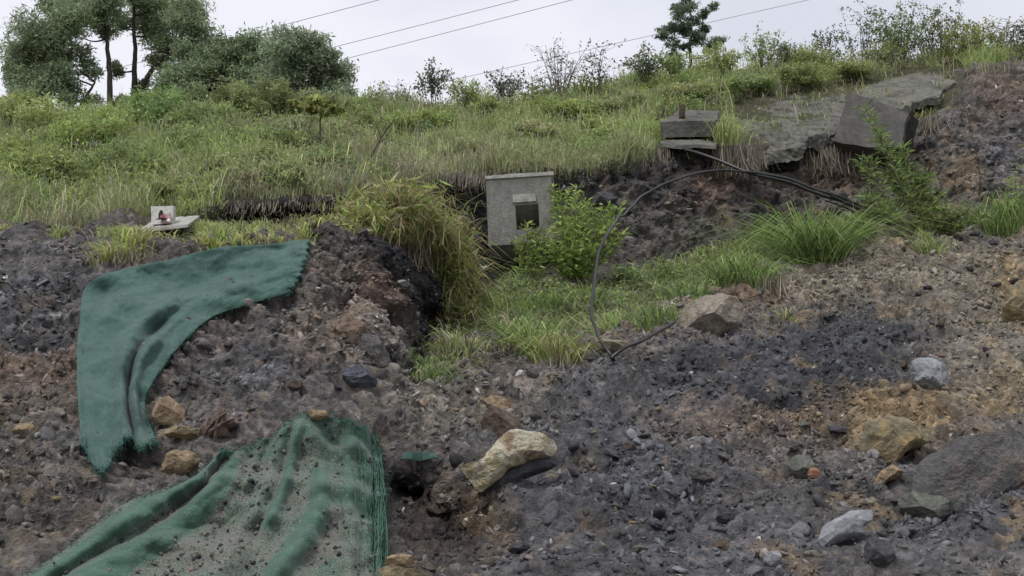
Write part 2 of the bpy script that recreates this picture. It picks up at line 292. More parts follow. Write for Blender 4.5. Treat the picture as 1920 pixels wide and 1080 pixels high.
# soil colours (slate-black shale, brown clay, ochre clay; BK: black soil plus painted shade)
SL = np.array((.088, .094, .110)); GB = np.array((.142, .136, .130)); BR = np.array((.168, .138, .110)); OC = np.array((.34, .25, .13))
RD = np.array((.26, .175, .13)); BK = np.array((.016, .016, .019)); GR = np.array((.185, .172, .14)); PL = np.array((.30, .265, .235)); DG = np.array((.06, .062, .035))
wu = PU+45*fbm(G*1.3, 31, 3)+22*noise(G*4, 33)+10*noise(G*11, 34); wv = PV+32*fbm(G*1.3, 41, 3)+16*noise(G*4, 43)+8*noise(G*11, 44)
colr = np.empty(G.shape); colr[:] = GB*.95; tint = (1+.14*kc0*bare+.20*kc1+.24*kc2+.18*kc3*bare)[..., None]
PATCH = [  # u v ru rv colour weight; BK paints shade into cut, undercuts, pit
 (1250, 900, 420, 260, SL, .85), (60, 590, 180, 90, SL*1.15, .8), (400, 640, 250, 110, GB*.85, .9), (150, 800, 150, 60, BR, .6), (80, 940, 170, 110, GB*.85, .9),
 (60, 715, 80, 35, RD, .5), (560, 730, 150, 60, SL*1.2, .7), (620, 640, 80, 110, BR, .7), (690, 580, 45, 60, RD, .75), (700, 640, 50, 60, GB*1.35, .7),
 (520, 600, 120, 25, GB, .8), (850, 780, 160, 60, GR*.9, .7), (1450, 600, 330, 110, GR*1.15, .9), (1700, 510, 260, 55, GR*1.2, .9), (1480, 700, 330, 75, SL*.85, .95),
 (1650, 640, 120, 45, SL*.6, .9), (1560, 730, 160, 50, SL*.75, .8), (1780, 730, 60, 40, PL*.8, .5), (1860, 590, 110, 90, GR*1.1, .8), (1900, 560, 45, 40, OC, .7), (1880, 740, 100, 60, GR*1.3, .8),
 (1900, 750, 50, 25, OC, .5), (1360, 810, 130, 30, BR*1.1, .7), (1500, 860, 120, 50, BR, .6), (1680, 810, 120, 50, OC*.8, .8), (1520, 890, 120, 40, GB, .8), (1480, 960, 160, 50, GB*.8, .6),
 (1840, 980, 130, 90, SL, .9), (1800, 900, 120, 80, GB*.9, .5), (825, 1000, 100, 90, BR*.42, .95), (755, 930, 62, 52, BK, .97), (860, 1010, 60, 40, BK*2, .7), (900, 950, 50, 30, BR*.7, .8), (930, 1000, 50, 30, OC*.6, .4),  # pit soil darkened: shade of the hollow painted into its colour
 (940, 745, 60, 18, PL*.8, .6), (960, 700, 120, 25, GB, .7), (1160, 650, 90, 30, PL*.7, .6), (1310, 610, 100, 50, PL*.72, .8), (1380, 560, 60, 30, RD*.8, .5),
 (725, 498, 58, 40, BK, .97), (752, 555, 54, 48, BK, .98), (774, 620, 44, 52, BK, .98), (792, 676, 30, 32, BK, .97), (1010, 625, 90, 35, BK*3, .85), (720, 490, 60, 30, BK*2, .9), (400, 640, 60, 25, BR, .3), (1700, 200, 800, 1, GB, 0),  # mound cut: black soil with its deep shade painted in
 (1300, 400, 180, 90, GB*.68, .95), (1290, 370, 60, 30, RD, .55), (1400, 480, 120, 30, GB*.6, .7), (1560, 330, 80, 40, RD*.8, .6), (1440, 430, 60, 40, BK*1.5, .7),
 (1820, 250, 160, 90, GB*.9, .95), (1745, 195, 55, 14, BK, .95), (1890, 180, 70, 40, RD*.7, .35), (1860, 320, 80, 40, SL*1.3, .7), (1790, 340, 40, 35, OC*.8, .5), (955, 490, 100, 75, BK, .97), (870, 380, 80, 70, BK*2, .85),  # BK: shade around the box and under the highest slab, painted in
 (1110, 350, 130, 35, BK*2.2, .9), (530, 422, 150, 42, BK, .98), (1450, 290, 60, 30, BK*1.4, .9), (1290, 293, 60, 20, BK*1.4, .97), (330, 455, 50, 25, BK*1.5, .8), (1670, 300, 120, 40, GB*.7, .7)]  # BK: shade under lips, slabs and ledge painted into the soil
for (a, b, c_, d, k, wt) in PATCH:
    g = gauss(wu, wv, a, b, c_*1.15, d*1.15, 3)[..., None]*wt; colr = colr*(1-g)+k*g
nn = fbm(G*2.2, 61, 4)[..., None]; colr = colr*(1+.25*nn)*tint
m_ = ss(.25, .5, fbm(G*3+7, 71, 3))[..., None]*(.25+.3*ss(1100, 1500, PU))[..., None]; colr = colr*(1-m_)+(BR*.7+OC*.4)*m_
m_ = ss(.3, .55, fbm(G*3.4+17, 81, 3))[..., None]*.5; colr = colr*(1-m_)+SL*.8*m_
gg = (1-bare)[..., None]; colr = colr*(1-gg)+DG*gg
gg = (gauss(wu, wv, 530, 415, 125, 33, 4)*.96)[..., None]; colr = colr*(1-gg)+BK*1.3*tint*gg  # left undercut: shade painted in as near-black soil colour
gg = gul[..., None]*.35; colr = colr*(1-gg)+DG*gg
nr, nc = PU.shape
idx = np.arange(nr*nc).reshape(nr, nc)
quads = lambda I: np.stack([I[:-1, :-1], I[:-1, 1:], I[1:, 1:], I[1:, :-1]], -1).reshape(-1, 4)
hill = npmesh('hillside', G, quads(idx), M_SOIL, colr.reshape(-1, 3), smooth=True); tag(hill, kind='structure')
s = 900
gp = npmesh('ground', [(-s, -s, -.3), (s, -s, -.3), (s, s, -.3), (-s, s, -.3)], [(0, 1, 2, 3)], M_SOIL, (.1, .1, .07)); tag(gp, kind='structure')

Gs = G[::2, ::2]; I2 = np.arange(Gs.shape[0]*Gs.shape[1]).reshape(Gs.shape[:2])
bvh = BVHTree.FromPolygons(Gs.reshape(-1, 3).tolist(), quads(I2).tolist())
CO = Vector((0, 0, CAMZ))
def hit(u, v, dmax=200):
    d = Vector(P(u, v, 1.0))-CO; d.normalize(); r = bvh.ray_cast(CO, d, dmax)
    return (r[0], r[1]) if r[0] is not None else (Vector(P(u, v, 24.0)), Vector((0, -.5, .86)))
def hitY(u, v): return hit(u, v)[0].y
def down(x, y):
    r = bvh.ray_cast(Vector((x, y, 40)), Vector((0, 0, -1))); return r[0] if r[0] is not None else Vector((x, y, 0))
_af = np.linalg.norm(np.cross(G[1:, :-1]-G[:-1, :-1], G[:-1, 1:]-G[:-1, :-1]), axis=-1)
def scatter(n, wfun):
    """n random points on the hillside, density weighted by wfun(u, v, row)"""
    W = _af*wfun(PU[:-1, :-1], PV[:-1, :-1], R2[:-1, :-1], G[:-1, :-1]); W = np.clip(W, 0, None).ravel(); c = np.cumsum(W); k = np.searchsorted(c, rng.random(n)*c[-1])
    k = np.clip(k, 0, len(W)-1); i, j = np.divmod(k, nc-1); a, b = rng.random((2, n, 1))
    p = (G[i, j]*(1-a)+G[i+1, j]*a)*(1-b)+(G[i, j+1]*(1-a)+G[i+1, j+1]*a)*b
    return p, nrm[i, j], colr[i, j], PU[i, j], PV[i, j]

# ------------------------------------------------------------ builders: blades, leaves, tubes
def blades(root, h, w, lean, droop, col):
    """root (n,3); lean (n,2) horizontal offset of the tip per unit height; droop 0..1"""
    n = len(root); h = np.broadcast_to(h, n)[:, None]; w = np.broadcast_to(w, n)[:, None]; droop = np.broadcast_to(droop, n)[:, None]
    ang = rng.random(n)*math.pi; wd = np.stack([np.cos(ang), np.sin(ang)*.6, 0*ang], -1)*w
    L = np.concatenate([lean, np.zeros((n, 1))], 1)*h; Z = np.array([[0, 0, 1.]])
    p1 = root+L*.22+Z*h*.5; p2 = root+L*.6+Z*h*(.85-.1*droop); p3 = root+L*1.15+Z*h*(1-.75*droop)
    V = np.stack([root-wd/2, root+wd/2, p1-wd*.5, p1+wd*.5, p2-wd*.36, p2+wd*.36, p3-wd*.06, p3+wd*.06], 1)
    b = (np.arange(n)*8)[:, None]
    F = np.concatenate([b+np.array([[0, 1, 3, 2]]), b+np.array([[2, 3, 5, 4]]), b+np.array([[4, 5, 7, 6]])])
    c = np.repeat(col[:, None, :], 8, 1)*np.array([.9, .9, 1, 1, 1.05, 1.05, 1.15, 1.15])[None, :, None]
    return V.reshape(-1, 3), F, c.reshape(-1, 3)
def leaves(cen, L, W, col, up=0., dirs=None):
    n = len(cen); d = rng.normal(size=(n, 3)) if dirs is None else dirs+rng.normal(size=(n, 3))*.45
    d[:, 2] += up; d /= np.linalg.norm(d, axis=1, keepdims=True)
    s_ = np.cross(d, rng.normal(size=(n, 3))); s_ /= np.linalg.norm(s_, axis=1, keepdims=True)
    L = np.broadcast_to(L, n)[:, None]; W = np.broadcast_to(W, n)[:, None]; nn_ = np.cross(d, s_)
    V = np.stack([cen-d*L/2, cen+s_*W/2+nn_*W*.15-d*L*.05, cen+d*L/2, cen-s_*W/2+nn_*W*.15-d*L*.05], 1).reshape(-1, 3)
    F = (np.arange(n)*4)[:, None]+np.arange(4)[None]
    return V, F, np.repeat(col, 4, 0)
def merge(parts):
    V = []; F = []; Cc = []; o = 0
    for v, f, c in parts: V.append(v); F.append(f+o); Cc.append(c); o += len(v)
    return np.concatenate(V), np.concatenate(F), np.concatenate(Cc)
def pal(n, cols, wts=None, jit=.18):
    cols = np.array(cols, float); k = rng.choice(len(cols), n, p=None if wts is None else np.array(wts)/sum(wts))
    return cols[k]*(1+rng.normal(size=(n, 1))*jit).clip(.45, 1.6)*(1+rng.normal(size=(n, 3))*.05)
def tube(pts, rad, seg=6):
    pts = np.asarray(pts, float); n = len(pts); rad = np.broadcast_to(rad, n)
    t = np.gradient(pts, axis=0); t /= np.linalg.norm(t, axis=1, keepdims=True)+1e-9
    ref = np.array([0, 1., 0.1]); a = np.cross(t, ref); a /= np.linalg.norm(a, axis=1, keepdims=True)+1e-9; b = np.cross(t, a)
    th = np.linspace(0, 2*math.pi, seg, endpoint=False)
    V = pts[:, None]+rad[:, None, None]*(np.cos(th)[None, :, None]*a[:, None]+np.sin(th)[None, :, None]*b[:, None])
    i = np.arange(n*seg).reshape(n, seg); j = np.roll(i, -1, 1)
    F = np.stack([i[:-1], j[:-1], j[1:], i[1:]], -1).reshape(-1, 4)
    return V.reshape(-1, 3), F, np.ones((n*seg, 3))*.5
def spline(pts, n=40):
    p = np.asarray(pts, float); q = np.concatenate([[2*p[0]-p[1]], p, [2*p[-1]-p[-2]]]); out = []
    m = len(p)-1; ts = np.linspace(0, m-1e-6, n)
    for t in ts:
        i = int(t); f = t-i; a, b, c_, d = q[i:i+4]
        out.append(.5*((2*b)+(c_-a)*f+(2*a-5*b+4*c_-d)*f*f+(3*b-a-3*c_+d)*f**3))
    return np.array(out)
def put(name, parts, mat, parent=None, smooth=False):
    V, F, c = merge(parts); return npmesh(name, V, F, mat, c, parent, smooth)

# ------------------------------------------------------------ grass cover (uncountable)
LG = (.36, .45, .16); YG = (.46, .50, .20); OL = (.30, .345, .17); ST = (.46, .42, .30); PB = (.33, .29, .25); MG = (.28, .38, .17); DK = (.17, .22, .12); BG = (.35, .48, .16)
def grass_cols(p, u, v):
    n = len(p); a = fbm(p*.55, 91, 3)*1.7; b = fbm(p*1.5+9, 95, 3)*1.7
    c = pal(n, [LG, OL, YG], [3, 4, 2]); m = ss(.05, .4, a)[:, None]*.75; c = c*(1-m)+pal(n, [PB, ST, OL], [3, 2, 2])*m
    m = ss(.05, .35, b)[:, None]*.6; c = c*(1-m)+pal(n, [BG, LG, MG], [2, 2, 1])*m
    lip = np.clip((v-(250+(600-u).clip(0, 600)*.2))/90, 0, 1)[:, None]*.8*ss(350, 700, u)[:, None]; c = c*(1-lip)+pal(n, [PB, ST, OL], [3, 2, 3])*lip
    return c
def slope_w(u, v, r, g): return (r > 13.85+.22*((u > 415)&(u < 640)))*(r < 17.3)*(u > -350)*(u < 2250)*(1-.97*ss(1760, 1810, u)*(r < 15.6))*(1-.96*((u > 1375)&(u < 1810)&(v > 185-(u-1400)*.17)))*(1-.97*((u > 1228)&(u < 1352)&(v > 208)&(v < 300)))*(1-.97*((u > 275)&(u < 330)&(v > 395)))
n_ = 125000
p, nn_, c0, u_, v_ = scatter(n_, slope_w)
cl = grass_cols(p, u_, v_); tall = .12+.50*(fbm(p*1.1+3, 99, 3)+.42).clip(0, 1)**1.6+.10*(u_ < 700); tall = tall*ss(14, 14.6, 13.85+0*tall+ (1))  # uniform
h = tall*rng.uniform(.45, 1.35, n_); cl = cl*(1+.35*fbm(p*2.3, 97, 2))[:, None]
V, F, cc = blades(p-[0, 0, .03], h, rng.uniform(.010, .024, n_), rng.normal(size=(n_, 2))*.38, rng.uniform(0, .7, n_), cl)
tag(npmesh('grass', V, F, M_GRASS, cc), kind='stuff', label='mixed green and straw coloured grass over the upper slope', cat='grass')
# low leafy scrub mixed in with the grass
n_ = 60000
p, nn_, c0, u_, v_ = scatter(n_, lambda u, v, r, g: slope_w(u, v, r, g)*ss(-.1, .35, fbm(g*.8+21, 121, 2)+.25*(u < 650)))
hh = rng.uniform(.02, .5, n_)**1.1*(.5+.9*(fbm(p*1.4, 131, 2)+.4).clip(0, 1)); hh *= np.where(u_ < 600, 1.35, 1)
V, F, cc = leaves(p+np.stack([0*hh, 0*hh, hh], -1), rng.uniform(.04, .11, n_), rng.uniform(.015, .035, n_), grass_cols(p, u_, v_)*[.95, 1.02, .9], up=.8)
tag(npmesh('ground_cover', V, F, M_LEAF, cc), kind='stuff', label='low leafy weeds tangled through the slope grass', cat='weeds')
n_m = 1500
mp_, _, _, mu, mv = scatter(n_m, lambda u, v, r, g: slope_w(u, v, r, g)*(r > 14.25)*(.25+(u < 700)+.5*(v < 230)))
k_ = 110; ra = rng.uniform(.10, .36, n_m)*np.where(mu < 650, 1.35, 1); cen = np.repeat(mp_, k_, 0); rr_ = np.repeat(ra, k_)
d = rng.normal(size=(n_m*k_, 3)); d /= np.linalg.norm(d, axis=1, keepdims=True); d[:, 2] = np.abs(d[:, 2])*1.25; q_ = cen+d*(rr_*rng.random(n_m*k_)**.4)[:, None]
tone = np.repeat(pal(n_m, [LG, OL, YG, MG, DK, PB, BG], [4, 4, 2, 4, 2, 2, 2], .15), k_, 0)*(1+rng.normal(size=(n_m*k_, 1))*.15).clip(.6, 1.4)
V, F, cc = leaves(q_, rng.uniform(.05, .13, n_m*k_), rng.uniform(.012, .034, n_m*k_), tone, up=.9)
tag(npmesh('scrub', V, F, M_LEAF, cc), kind='stuff', label='tangled low scrub in light and dark clumps over the slope', cat='scrub')
n_ = 4200; p, nn_, c0, u_, v_ = scatter(n_, lambda u, v, r, g: slope_w(u, v, r, g)*(.2+ss(0, .3, fbm(g*1.2+50, 171, 2))))
V, F, cc = blades(p, rng.uniform(.35, .8, n_), rng.uniform(.008, .016, n_), rng.normal(size=(n_, 2))*.2, rng.uniform(0, .3, n_), pal(n_, [ST, YG, PB, OL]))
tag(npmesh('seed_stalks', V, F, M_DRY, cc), kind='stuff', label='tall straw coloured seed stalks standing out of the grass', cat='grass')
# gully grass
n_ = 9000
def gw(u, v, r, g): return (r > 8.4)*(r < 10.5+.3*noise(g*1.5, 3))*(u > 800)*(u < 1440)*(.04+ss(-.05, .2, fbm(g*1.4, 141, 3)))*(1-.8*gauss(u, v, 950, 520, 60, 50))
p, nn_, c0, u_, v_ = scatter(n_, gw)
m = ss(1180, 1300, u_)[:, None]
V, F, cc = blades(p-[0, 0, .03], rng.uniform(.10, .45, n_), rng.uniform(.010, .024, n_), rng.normal(size=(n_, 2))*.75, rng.uniform(0, .8, n_), pal(n_, [BG, LG, MG, OL, ST, PB], [3, 3, 4, 4, 2, 2], .3)*(.8+.5*ss(-.3, .3, fbm(p*2, 88, 2)))[:, None])
tag(npmesh('gully_grass', V, F, M_GRASS, cc), kind='stuff', label='bright green grass filling the gully below the concrete box', cat='grass')
n_ = 14000; p, nn_, c0, u_, v_ = scatter(n_, lambda u, v, r, g: gw(u, v, r-.1, g+2.3))
V, F, cc = leaves(p+np.stack([0*u_, 0*u_, rng.uniform(.02, .34, n_)], -1), rng.uniform(.05, .13, n_), rng.uniform(.015, .035, n_), pal(n_, [OL, LG, MG, PB], None, .3), up=.6)
tag(npmesh('gully_weeds', V, F, M_LEAF, cc), kind='stuff', label='leafy weeds among the gully grass', cat='weeds')
# sparse fringe at the left shelf
n_ = 9000
p, nn_, c0, u_, v_ = scatter(n_, lambda u, v, r, g: (r > 8.7)*(r < 11.3)*(u > -100)*(u < 640)*(1-.9*ss(390, 430, u))*(1-.97*((u > 262)&(u < 375)&(v > 400)))*ss(0, .3, fbm(g*1.7, 151, 2)+.15))
V, F, cc = blades(p-[0, 0, .02], rng.uniform(.06, .2, n_), rng.uniform(.008, .018, n_), rng.normal(size=(n_, 2))*.5, rng.uniform(0, .8, n_), pal(n_, [YG, LG, OL, ST], [3, 3, 2, 2]))
tag(npmesh('shelf_grass', V, F, M_GRASS, cc), kind='stuff', label='short grass along the narrow shelf above the green mat', cat='grass')

# ------------------------------------------------------------ rubble (uncountable)
ico = bmesh.new(); bmesh.ops.create_icosphere(ico, subdivisions=1, radius=1); ico.verts.ensure_lookup_table()
IV = np.array([v.co[:] for v in ico.verts]); IF = np.array([[v.index for v in f.verts] for f in ico.faces]); ico.free()
LUMP = False
def clods(name, n, wf, smin, smax, power, colf, label, cat):
    p, nn, c0, u, v = scatter(n, wf)
    s_ = smin+(smax-smin)*rng.random(n)**power
    q = rng.normal(size=(n, 3, 3)); q, _ = np.linalg.qr(q)
    sh = IV[None]*(1+.4*rng.normal(size=(n, len(IV), 1)).clip(-1.3, 1.5)); sh = sh*rng.uniform([.4, .8, .2], [.9, 1.7, .6], (n, 3))[:, None]
    if LUMP: sh = lump(np.repeat(IV[None], n, 0), n)*rng.uniform([.5, .8, .3], [1, 1.3, .8], (n, 3))[:, None]
    V = np.einsum('nij,nkj->nki', q, sh)*s_[:, None, None]+(p+nn*s_[:, None]*(.05 if LUMP else .12))[:, None]
    F = (np.arange(n)*len(IV))[:, None, None]+IF[None]
    c = colf(c0, n, u, v)
    o = npmesh(name, V.reshape(-1, 3), F.reshape(-1, 3), M_CLOD, np.repeat(c, len(IV), 0)); return tag(o, kind='stuff', label=label, cat=cat)
def clod_mat():
    m, n, b, o = mat_new('clod'); at = N(n, 'ShaderNodeAttribute', attribute_name='Col'); ge = N(n, 'ShaderNodeNewGeometry')
    n2 = noise_n(n, 45, 4, .65, ge.outputs['Position']); r2 = ramp(n, n2.outputs[0], [(.3, (.6, .6, .6)), (.7, (1.35, 1.35, 1.35))])
    n.links.new(mixc(n, at.outputs['Color'], r2.outputs[0], .9, 'MULTIPLY'), b.inputs['Base Color']); setp(b, Roughness=.7, Specular_IOR_Level=.18); bump(n, b, n2.outputs[0], .6, .02); return m
M_CLOD = clod_mat()
def ccol(c0, n, u, v):
    c = c0*(1+.35*rng.normal(size=(n, 1))).clip(.4, 2); k = rng.random((n, 1))
    c = np.where(k < .035, pal(n, [(.28, .25, .21), (.26, .19, .13), (.22, .22, .24)]), c); c = np.where(k > .994, pal(n, [(.5, .49, .46)]), c); return c
def under(u, v): return ((u > 140)&(u < 300)&(v > 520)&(v < 870))|((u > 190)&(u < 585)&(v > 450)&(v < 640-(u-300)*.2))|((u < 718)&(v > 1060-.5*u))
def bare_w(u, v, r, g): return (1-.97*under(u, v))*(r > 1.7)*(r < 8.1)*(u > -150)*(u < 2070)*(1-gauss(u, v, 780, 960, 60, 80))
clods('soil_crumbs', 52000, lambda u, v, r, g: bare_w(u, v, r, g)*(.25+ss(-.3, .4, fbm(g*2, 161, 2))), .007, .042, 4.2, ccol, 'crumbled shale and clay bits covering the slipped slope', 'soil crumbs')
_ic = bmesh.new(); bmesh.ops.create_icosphere(_ic, subdivisions=2, radius=1); _ic.verts.ensure_lookup_table(); I1, F1 = IV, IF
IV = np.array([v.co[:] for v in _ic.verts]); IF = np.array([[v.index for v in f.verts] for f in _ic.faces]); _ic.free()
def lump(V_, n):
    for _ in range(7):
        nn = rng.normal(size=(n, 1, 3)); nn /= np.linalg.norm(nn, axis=2, keepdims=True); d = (V_*nn).sum(2, keepdims=True); V_ = V_-np.clip(d-rng.uniform(.25, .7, (n, 1, 1)), 0, None)*nn
    return V_*(1+.06*rng.normal(size=V_.shape[:2]+(1,)))
LUMP = True
clods('soil_clods', 2600, lambda u, v, r, g: bare_w(u, v, r, g)*(.15+ss(-.2, .4, fbm(g*1.3+70, 163, 2))), .025, .11, 3., lambda c0, n, u, v: c0*(.92+.25*rng.normal(size=(n, 1))).clip(.5, 1.7), 'angular broken clods of shale and clay half buried in the slope', 'soil clods')
LUMP = False; IVb, IFb = IV, IF; IV, IF = I1, F1
clods('scarp_crumbs', 6000, lambda u, v, r, g: (r > 8)*(r < 13.6)*(u > 600)*(u < 2070)*(.3+ss(-.3, .4, fbm(g*2, 161, 2))), .015, .07, 3, ccol, 'dark crumbly soil bits on the scarp face', 'soil crumbs')

# ------------------------------------------------------------ rocks
def rmesh(name, outline, thick, Yc, mat, seed=0, facets=9, rough=.05, fm=.8):
    """solid rock whose silhouette follows an outline (photo pixels), with its own depth"""
    o = np.array(outline, float); n = 72
    q = np.concatenate([o, o[:1]]); L = np.concatenate([[0], np.cumsum(np.linalg.norm(np.diff(q, axis=0), axis=1))])
    t = np.linspace(0, L[-1], n, endpoint=False); ou = np.stack([np.interp(t, L, q[:, 0]), np.interp(t, L, q[:, 1])], -1)
    cen = ou.mean(0); W3 = P(ou[:, 0], ou[:, 1], Yc); C3 = P(cen[0], cen[1], Yc); off = W3-C3
    rings = np.sin(np.linspace(0, math.pi/2, 13)[1:]); V = [C3-[0, thick, -.0]]; Fq = []
    prof = np.cos(np.linspace(0, math.pi/2, 13)[1:])
    for r_, h_ in zip(rings, prof): V += list(C3+off*r_+np.array([0, -thick*h_, thick*.35*h_]))
    for r_, h_ in list(zip(rings, prof))[-2::-1]: V += list(C3+off*r_*.96+np.array([0, thick*h_, -thick*.2*h_]))
    V.append(C3+[0, thick, 0]); V = np.array(V)-C3
    R_ = random.Random(seed); sz = np.abs(off).max()
    for k in range(facets):
        nn = np.array([R_.gauss(0, .8), -1. if k % 3 else 1., R_.gauss(0, .8)]); nn /= np.linalg.norm(nn); d = V@nn; lim = d.max()*R_.uniform(fm-.14, fm+.06)
        V = V-np.clip(d-lim, 0, None)[:, None]*nn
    s_ = np.sign(V)*0+V/(np.linalg.norm(V, axis=1, keepdims=True)+1e-6)
    V = V+s_*(sz*rough*(fbm((V/sz)*2.2+seed, seed, 4)*1.6+.2*ridg((V/sz)*4+seed, seed+5)+.35*noise((V/sz)*9+seed, seed+6)))[:, None]
    nr_ = (len(V)-2)//n; F = []
    for j in range(n):
        F.append((0, 1+(j+1) % n, 1+j)); F.append((len(V)-1, 1+(nr_-1)*n+j, 1+(nr_-1)*n+(j+1) % n))
    tri = F; qd = [(1+k*n+j, 1+k*n+(j+1) % n, 1+(k+1)*n+(j+1) % n, 1+(k+1)*n+j) for k in range(nr_-1) for j in range(n)]
    me = bpy.data.meshes.new(name); me.from_pydata(V.tolist(), [], tri+qd); me.update()
    ob = link(name, me, mat, None); ob.location = Vector(C3); return ob
def ell(u, v, a, b, rot=0, seed=0, n=11, j=.16):
    R_ = random.Random(seed); out = []
    for k in range(n):
        t = 2*math.pi*(k+R_.uniform(-.25, .25))/n; r_ = 1+R_.uniform(-j, j); x = a*r_*math.cos(t); y = b*r_*math.sin(t); c_, s_ = math.cos(R(rot)), math.sin(R(rot))
        out.append((u+x*c_+y*s_, v-x*s_+y*c_))
    return out
def rock(outline, thick, mat, label, seed, name='rock', cat='rock', back=.0, facets=9, rough=.05, group=None):
    o = np.array(outline); c_ = o.mean(0); Y = hitY(c_[0], min(o[:, 1].max()*.6+c_[1]*.4, 1079))+back
    return tag(rmesh(name, outline, thick, Y, mat, seed, facets, rough), label, cat, group)
m_pale = rock_mat('pale_yellow_rock', [(.34, (.16, .10, .07)), (.42, (.42, .32, .21)), (.50, (.64, .60, .48)), (.58, (.54, .47, .27)), (.68, (.36, .23, .14))], 3.2, .8, 1., .3, .08)
m_brown = rock_mat('brown_rock', [(.3, (.05, .04, .035)), (.5, (.12, .09, .07)), (.7, (.18, .13, .1))], 4)
m_ochre = rock_mat('ochre_rock', [(.3, (.14, .135, .10)), (.48, (.23, .19, .12)), (.62, (.36, .27, .14))], 3)
m_grey = rock_mat('grey_brown_rock', [(.3, (.10, .10, .105)), (.5, (.17, .163, .16)), (.66, (.23, .19, .165))], 3.5, .8, 1., .3, .09)
m_slate = rock_mat('slate_rock', [(.3, (.19, .195, .21)), (.6, (.27, .28, .30))], 3, .6, .35)
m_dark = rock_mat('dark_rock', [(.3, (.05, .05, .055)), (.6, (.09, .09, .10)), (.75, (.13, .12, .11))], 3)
m_tan = rock_mat('tan_rock', [(.3, (.16, .12, .08)), (.5, (.30, .22, .14)), (.68, (.42, .34, .22))], 4)
m_stump = rock_mat('torn_wood', [(.3, (.08, .06, .05)), (.5, (.18, .13, .105)), (.68, (.32, .25, .21))], 7)
m_white = rock_mat('white_stone', [(.3, (.38, .36, .34)), (.6, (.62, .60, .56))], 4)
m_rust = rock_mat('rust_rock', [(.3, (.2, .1, .06)), (.6, (.36, .2, .13))], 4)
m_grn = rock_mat('green_grey_rock', [(.3, (.09, .10, .085)), (.6, (.16, .165, .14))], 3)
rock([(852, 886), (900, 864), (930, 840), (950, 812), (974, 790), (1015, 802), (1045, 814), (1064, 834), (1056, 852), (1018, 858), (985, 866), (955, 882), (925, 908), (892, 930), (866, 912)], .13, m_pale, 'large pale yellow slab of rock tilted across the middle of the rubble', 3, back=-.12, facets=4, rough=.06)
rock([(885, 938), (930, 900), (985, 862), (1045, 848), (1058, 862), (1035, 880), (985, 896), (945, 918), (905, 942)], .1, m_dark, 'dark block added as the shaded underside of the pale yellow slab', 6, back=.12)  # added rock; its dark colour stands in for the slab's shaded underside
rock(ell(940, 805, 34, 44, 40, 5), .2, m_brown, 'dark brown rounded rock leaning against the pale yellow slab', 5, back=.15)
rock([(1592, 845), (1615, 800), (1680, 775), (1745, 780), (1760, 820), (1700, 850), (1668, 885), (1625, 890), (1600, 875)], .3, m_ochre, 'big ochre boulder with a grey-green face at the right', 8, back=.05, rough=.07)
rock([(1655, 985), (1700, 900), (1745, 850), (1790, 830), (1850, 815), (1925, 800), (1960, 850), (1925, 900), (1860, 950), (1800, 990), (1730, 1000)], .45, m_grey, 'largest grey-brown boulder at the right edge of the slope', 9, back=.3, facets=20, rough=.05)
rock([(1528, 1018), (1545, 985), (1590, 960), (1642, 950), (1636, 975), (1618, 990), (1622, 1005), (1585, 1012), (1535, 1035)], .12, m_slate, 'flat pale grey slate slab lying in the lower right rubble', 12, back=-.05, facets=6, rough=.03)
rock(ell(1645, 1040, 28, 32, 20, 14), .14, m_dark, 'dark squarish stone right below the flat slate slab', 14)
rock([(1635, 915), (1650, 885), (1680, 868), (1696, 872), (1690, 895), (1660, 905), (1640, 925)], .1, m_tan, 'orange stone wedged under the big ochre boulder', 15)
rock(ell(1505, 878, 22, 28, 45, 16), .12, m_grn, 'greenish stone standing left of a small rust coloured stone', 16)
rock(ell(1526, 890, 15, 11, 0, 17), .07, m_rust, 'small rust coloured stone beside the greenish stone', 17)
rock(ell(1735, 955, 52, 26, -8, 18), .2, m_grn, 'dark green-grey rock in front of the largest boulder', 18)
rock(ell(1322, 893, 32, 14, -18, 19), .09, m_grey, 'flat purplish grey stone on the dark rubble', 19)
rock(ell(1447, 1048, 18, 16, 0, 21), .09, m_slate, 'pale grey stone at the bottom edge left of the slate slab', 21)
rock([(720, 1052), (728, 1044), (760, 1037), (782, 1046), (780, 1062), (745, 1068), (724, 1064)], .08, m_tan, 'pale tan stone at the bottom beside the hanging edge of the net', 22, back=-.35)
rock(ell(745, 1085, 60, 17, 0, 23), .2, m_ochre, 'ochre rock cut off by the bottom edge next to the net', 23, back=-.1)
rock([(285, 788), (292, 755), (318, 745), (345, 765), (350, 795), (325, 800), (295, 800)], .14, m_tan, 'tan rock right beside the foot of the upper green mat', 24)
rock(ell(338, 868, 36, 22, 12, 25), .14, m_tan, 'tan rock just above the left edge of the lower net', 25)
rock(ell(345, 812, 38, 13, -5, 26), .1, m_ochre, 'flat yellow-brown rock between two tan rocks', 26)
rock(ell(50, 808, 26, 12, 10, 27), .1, m_tan, 'small yellow rock at the left edge of the slope', 27)
rock([(1705, 680), (1730, 668), (1765, 672), (1775, 700), (1780, 740), (1740, 745), (1712, 720)], .2, m_slate, 'light grey rock in the black shale at the right', 28, back=.05, rough=.08)
rock([(1232, 655), (1245, 610), (1290, 572), (1350, 555), (1395, 575), (1390, 610), (1330, 640), (1290, 662)], .4, rock_mat('buff_rock', [(.3, (.19, .165, .13)), (.6, (.30, .265, .215))], 3), 'smooth buff boulder on the crest beside the lower end of the cable', 29, back=.5, facets=10, rough=.07)
rock(ell(1912, 575, 32, 40, 0, 30), .3, m_ochre, 'ochre rock cut off by the right edge', 30)
rock(ell(598, 778, 20, 9, 0, 31), .08, m_tan, 'small tan stone on the top fold of the lower net', 31, back=-.15)
rock(ell(935, 760, 36, 14, -15, 32), .12, m_tan, 'flat buff rock uphill of the brown rounded rock', 32)
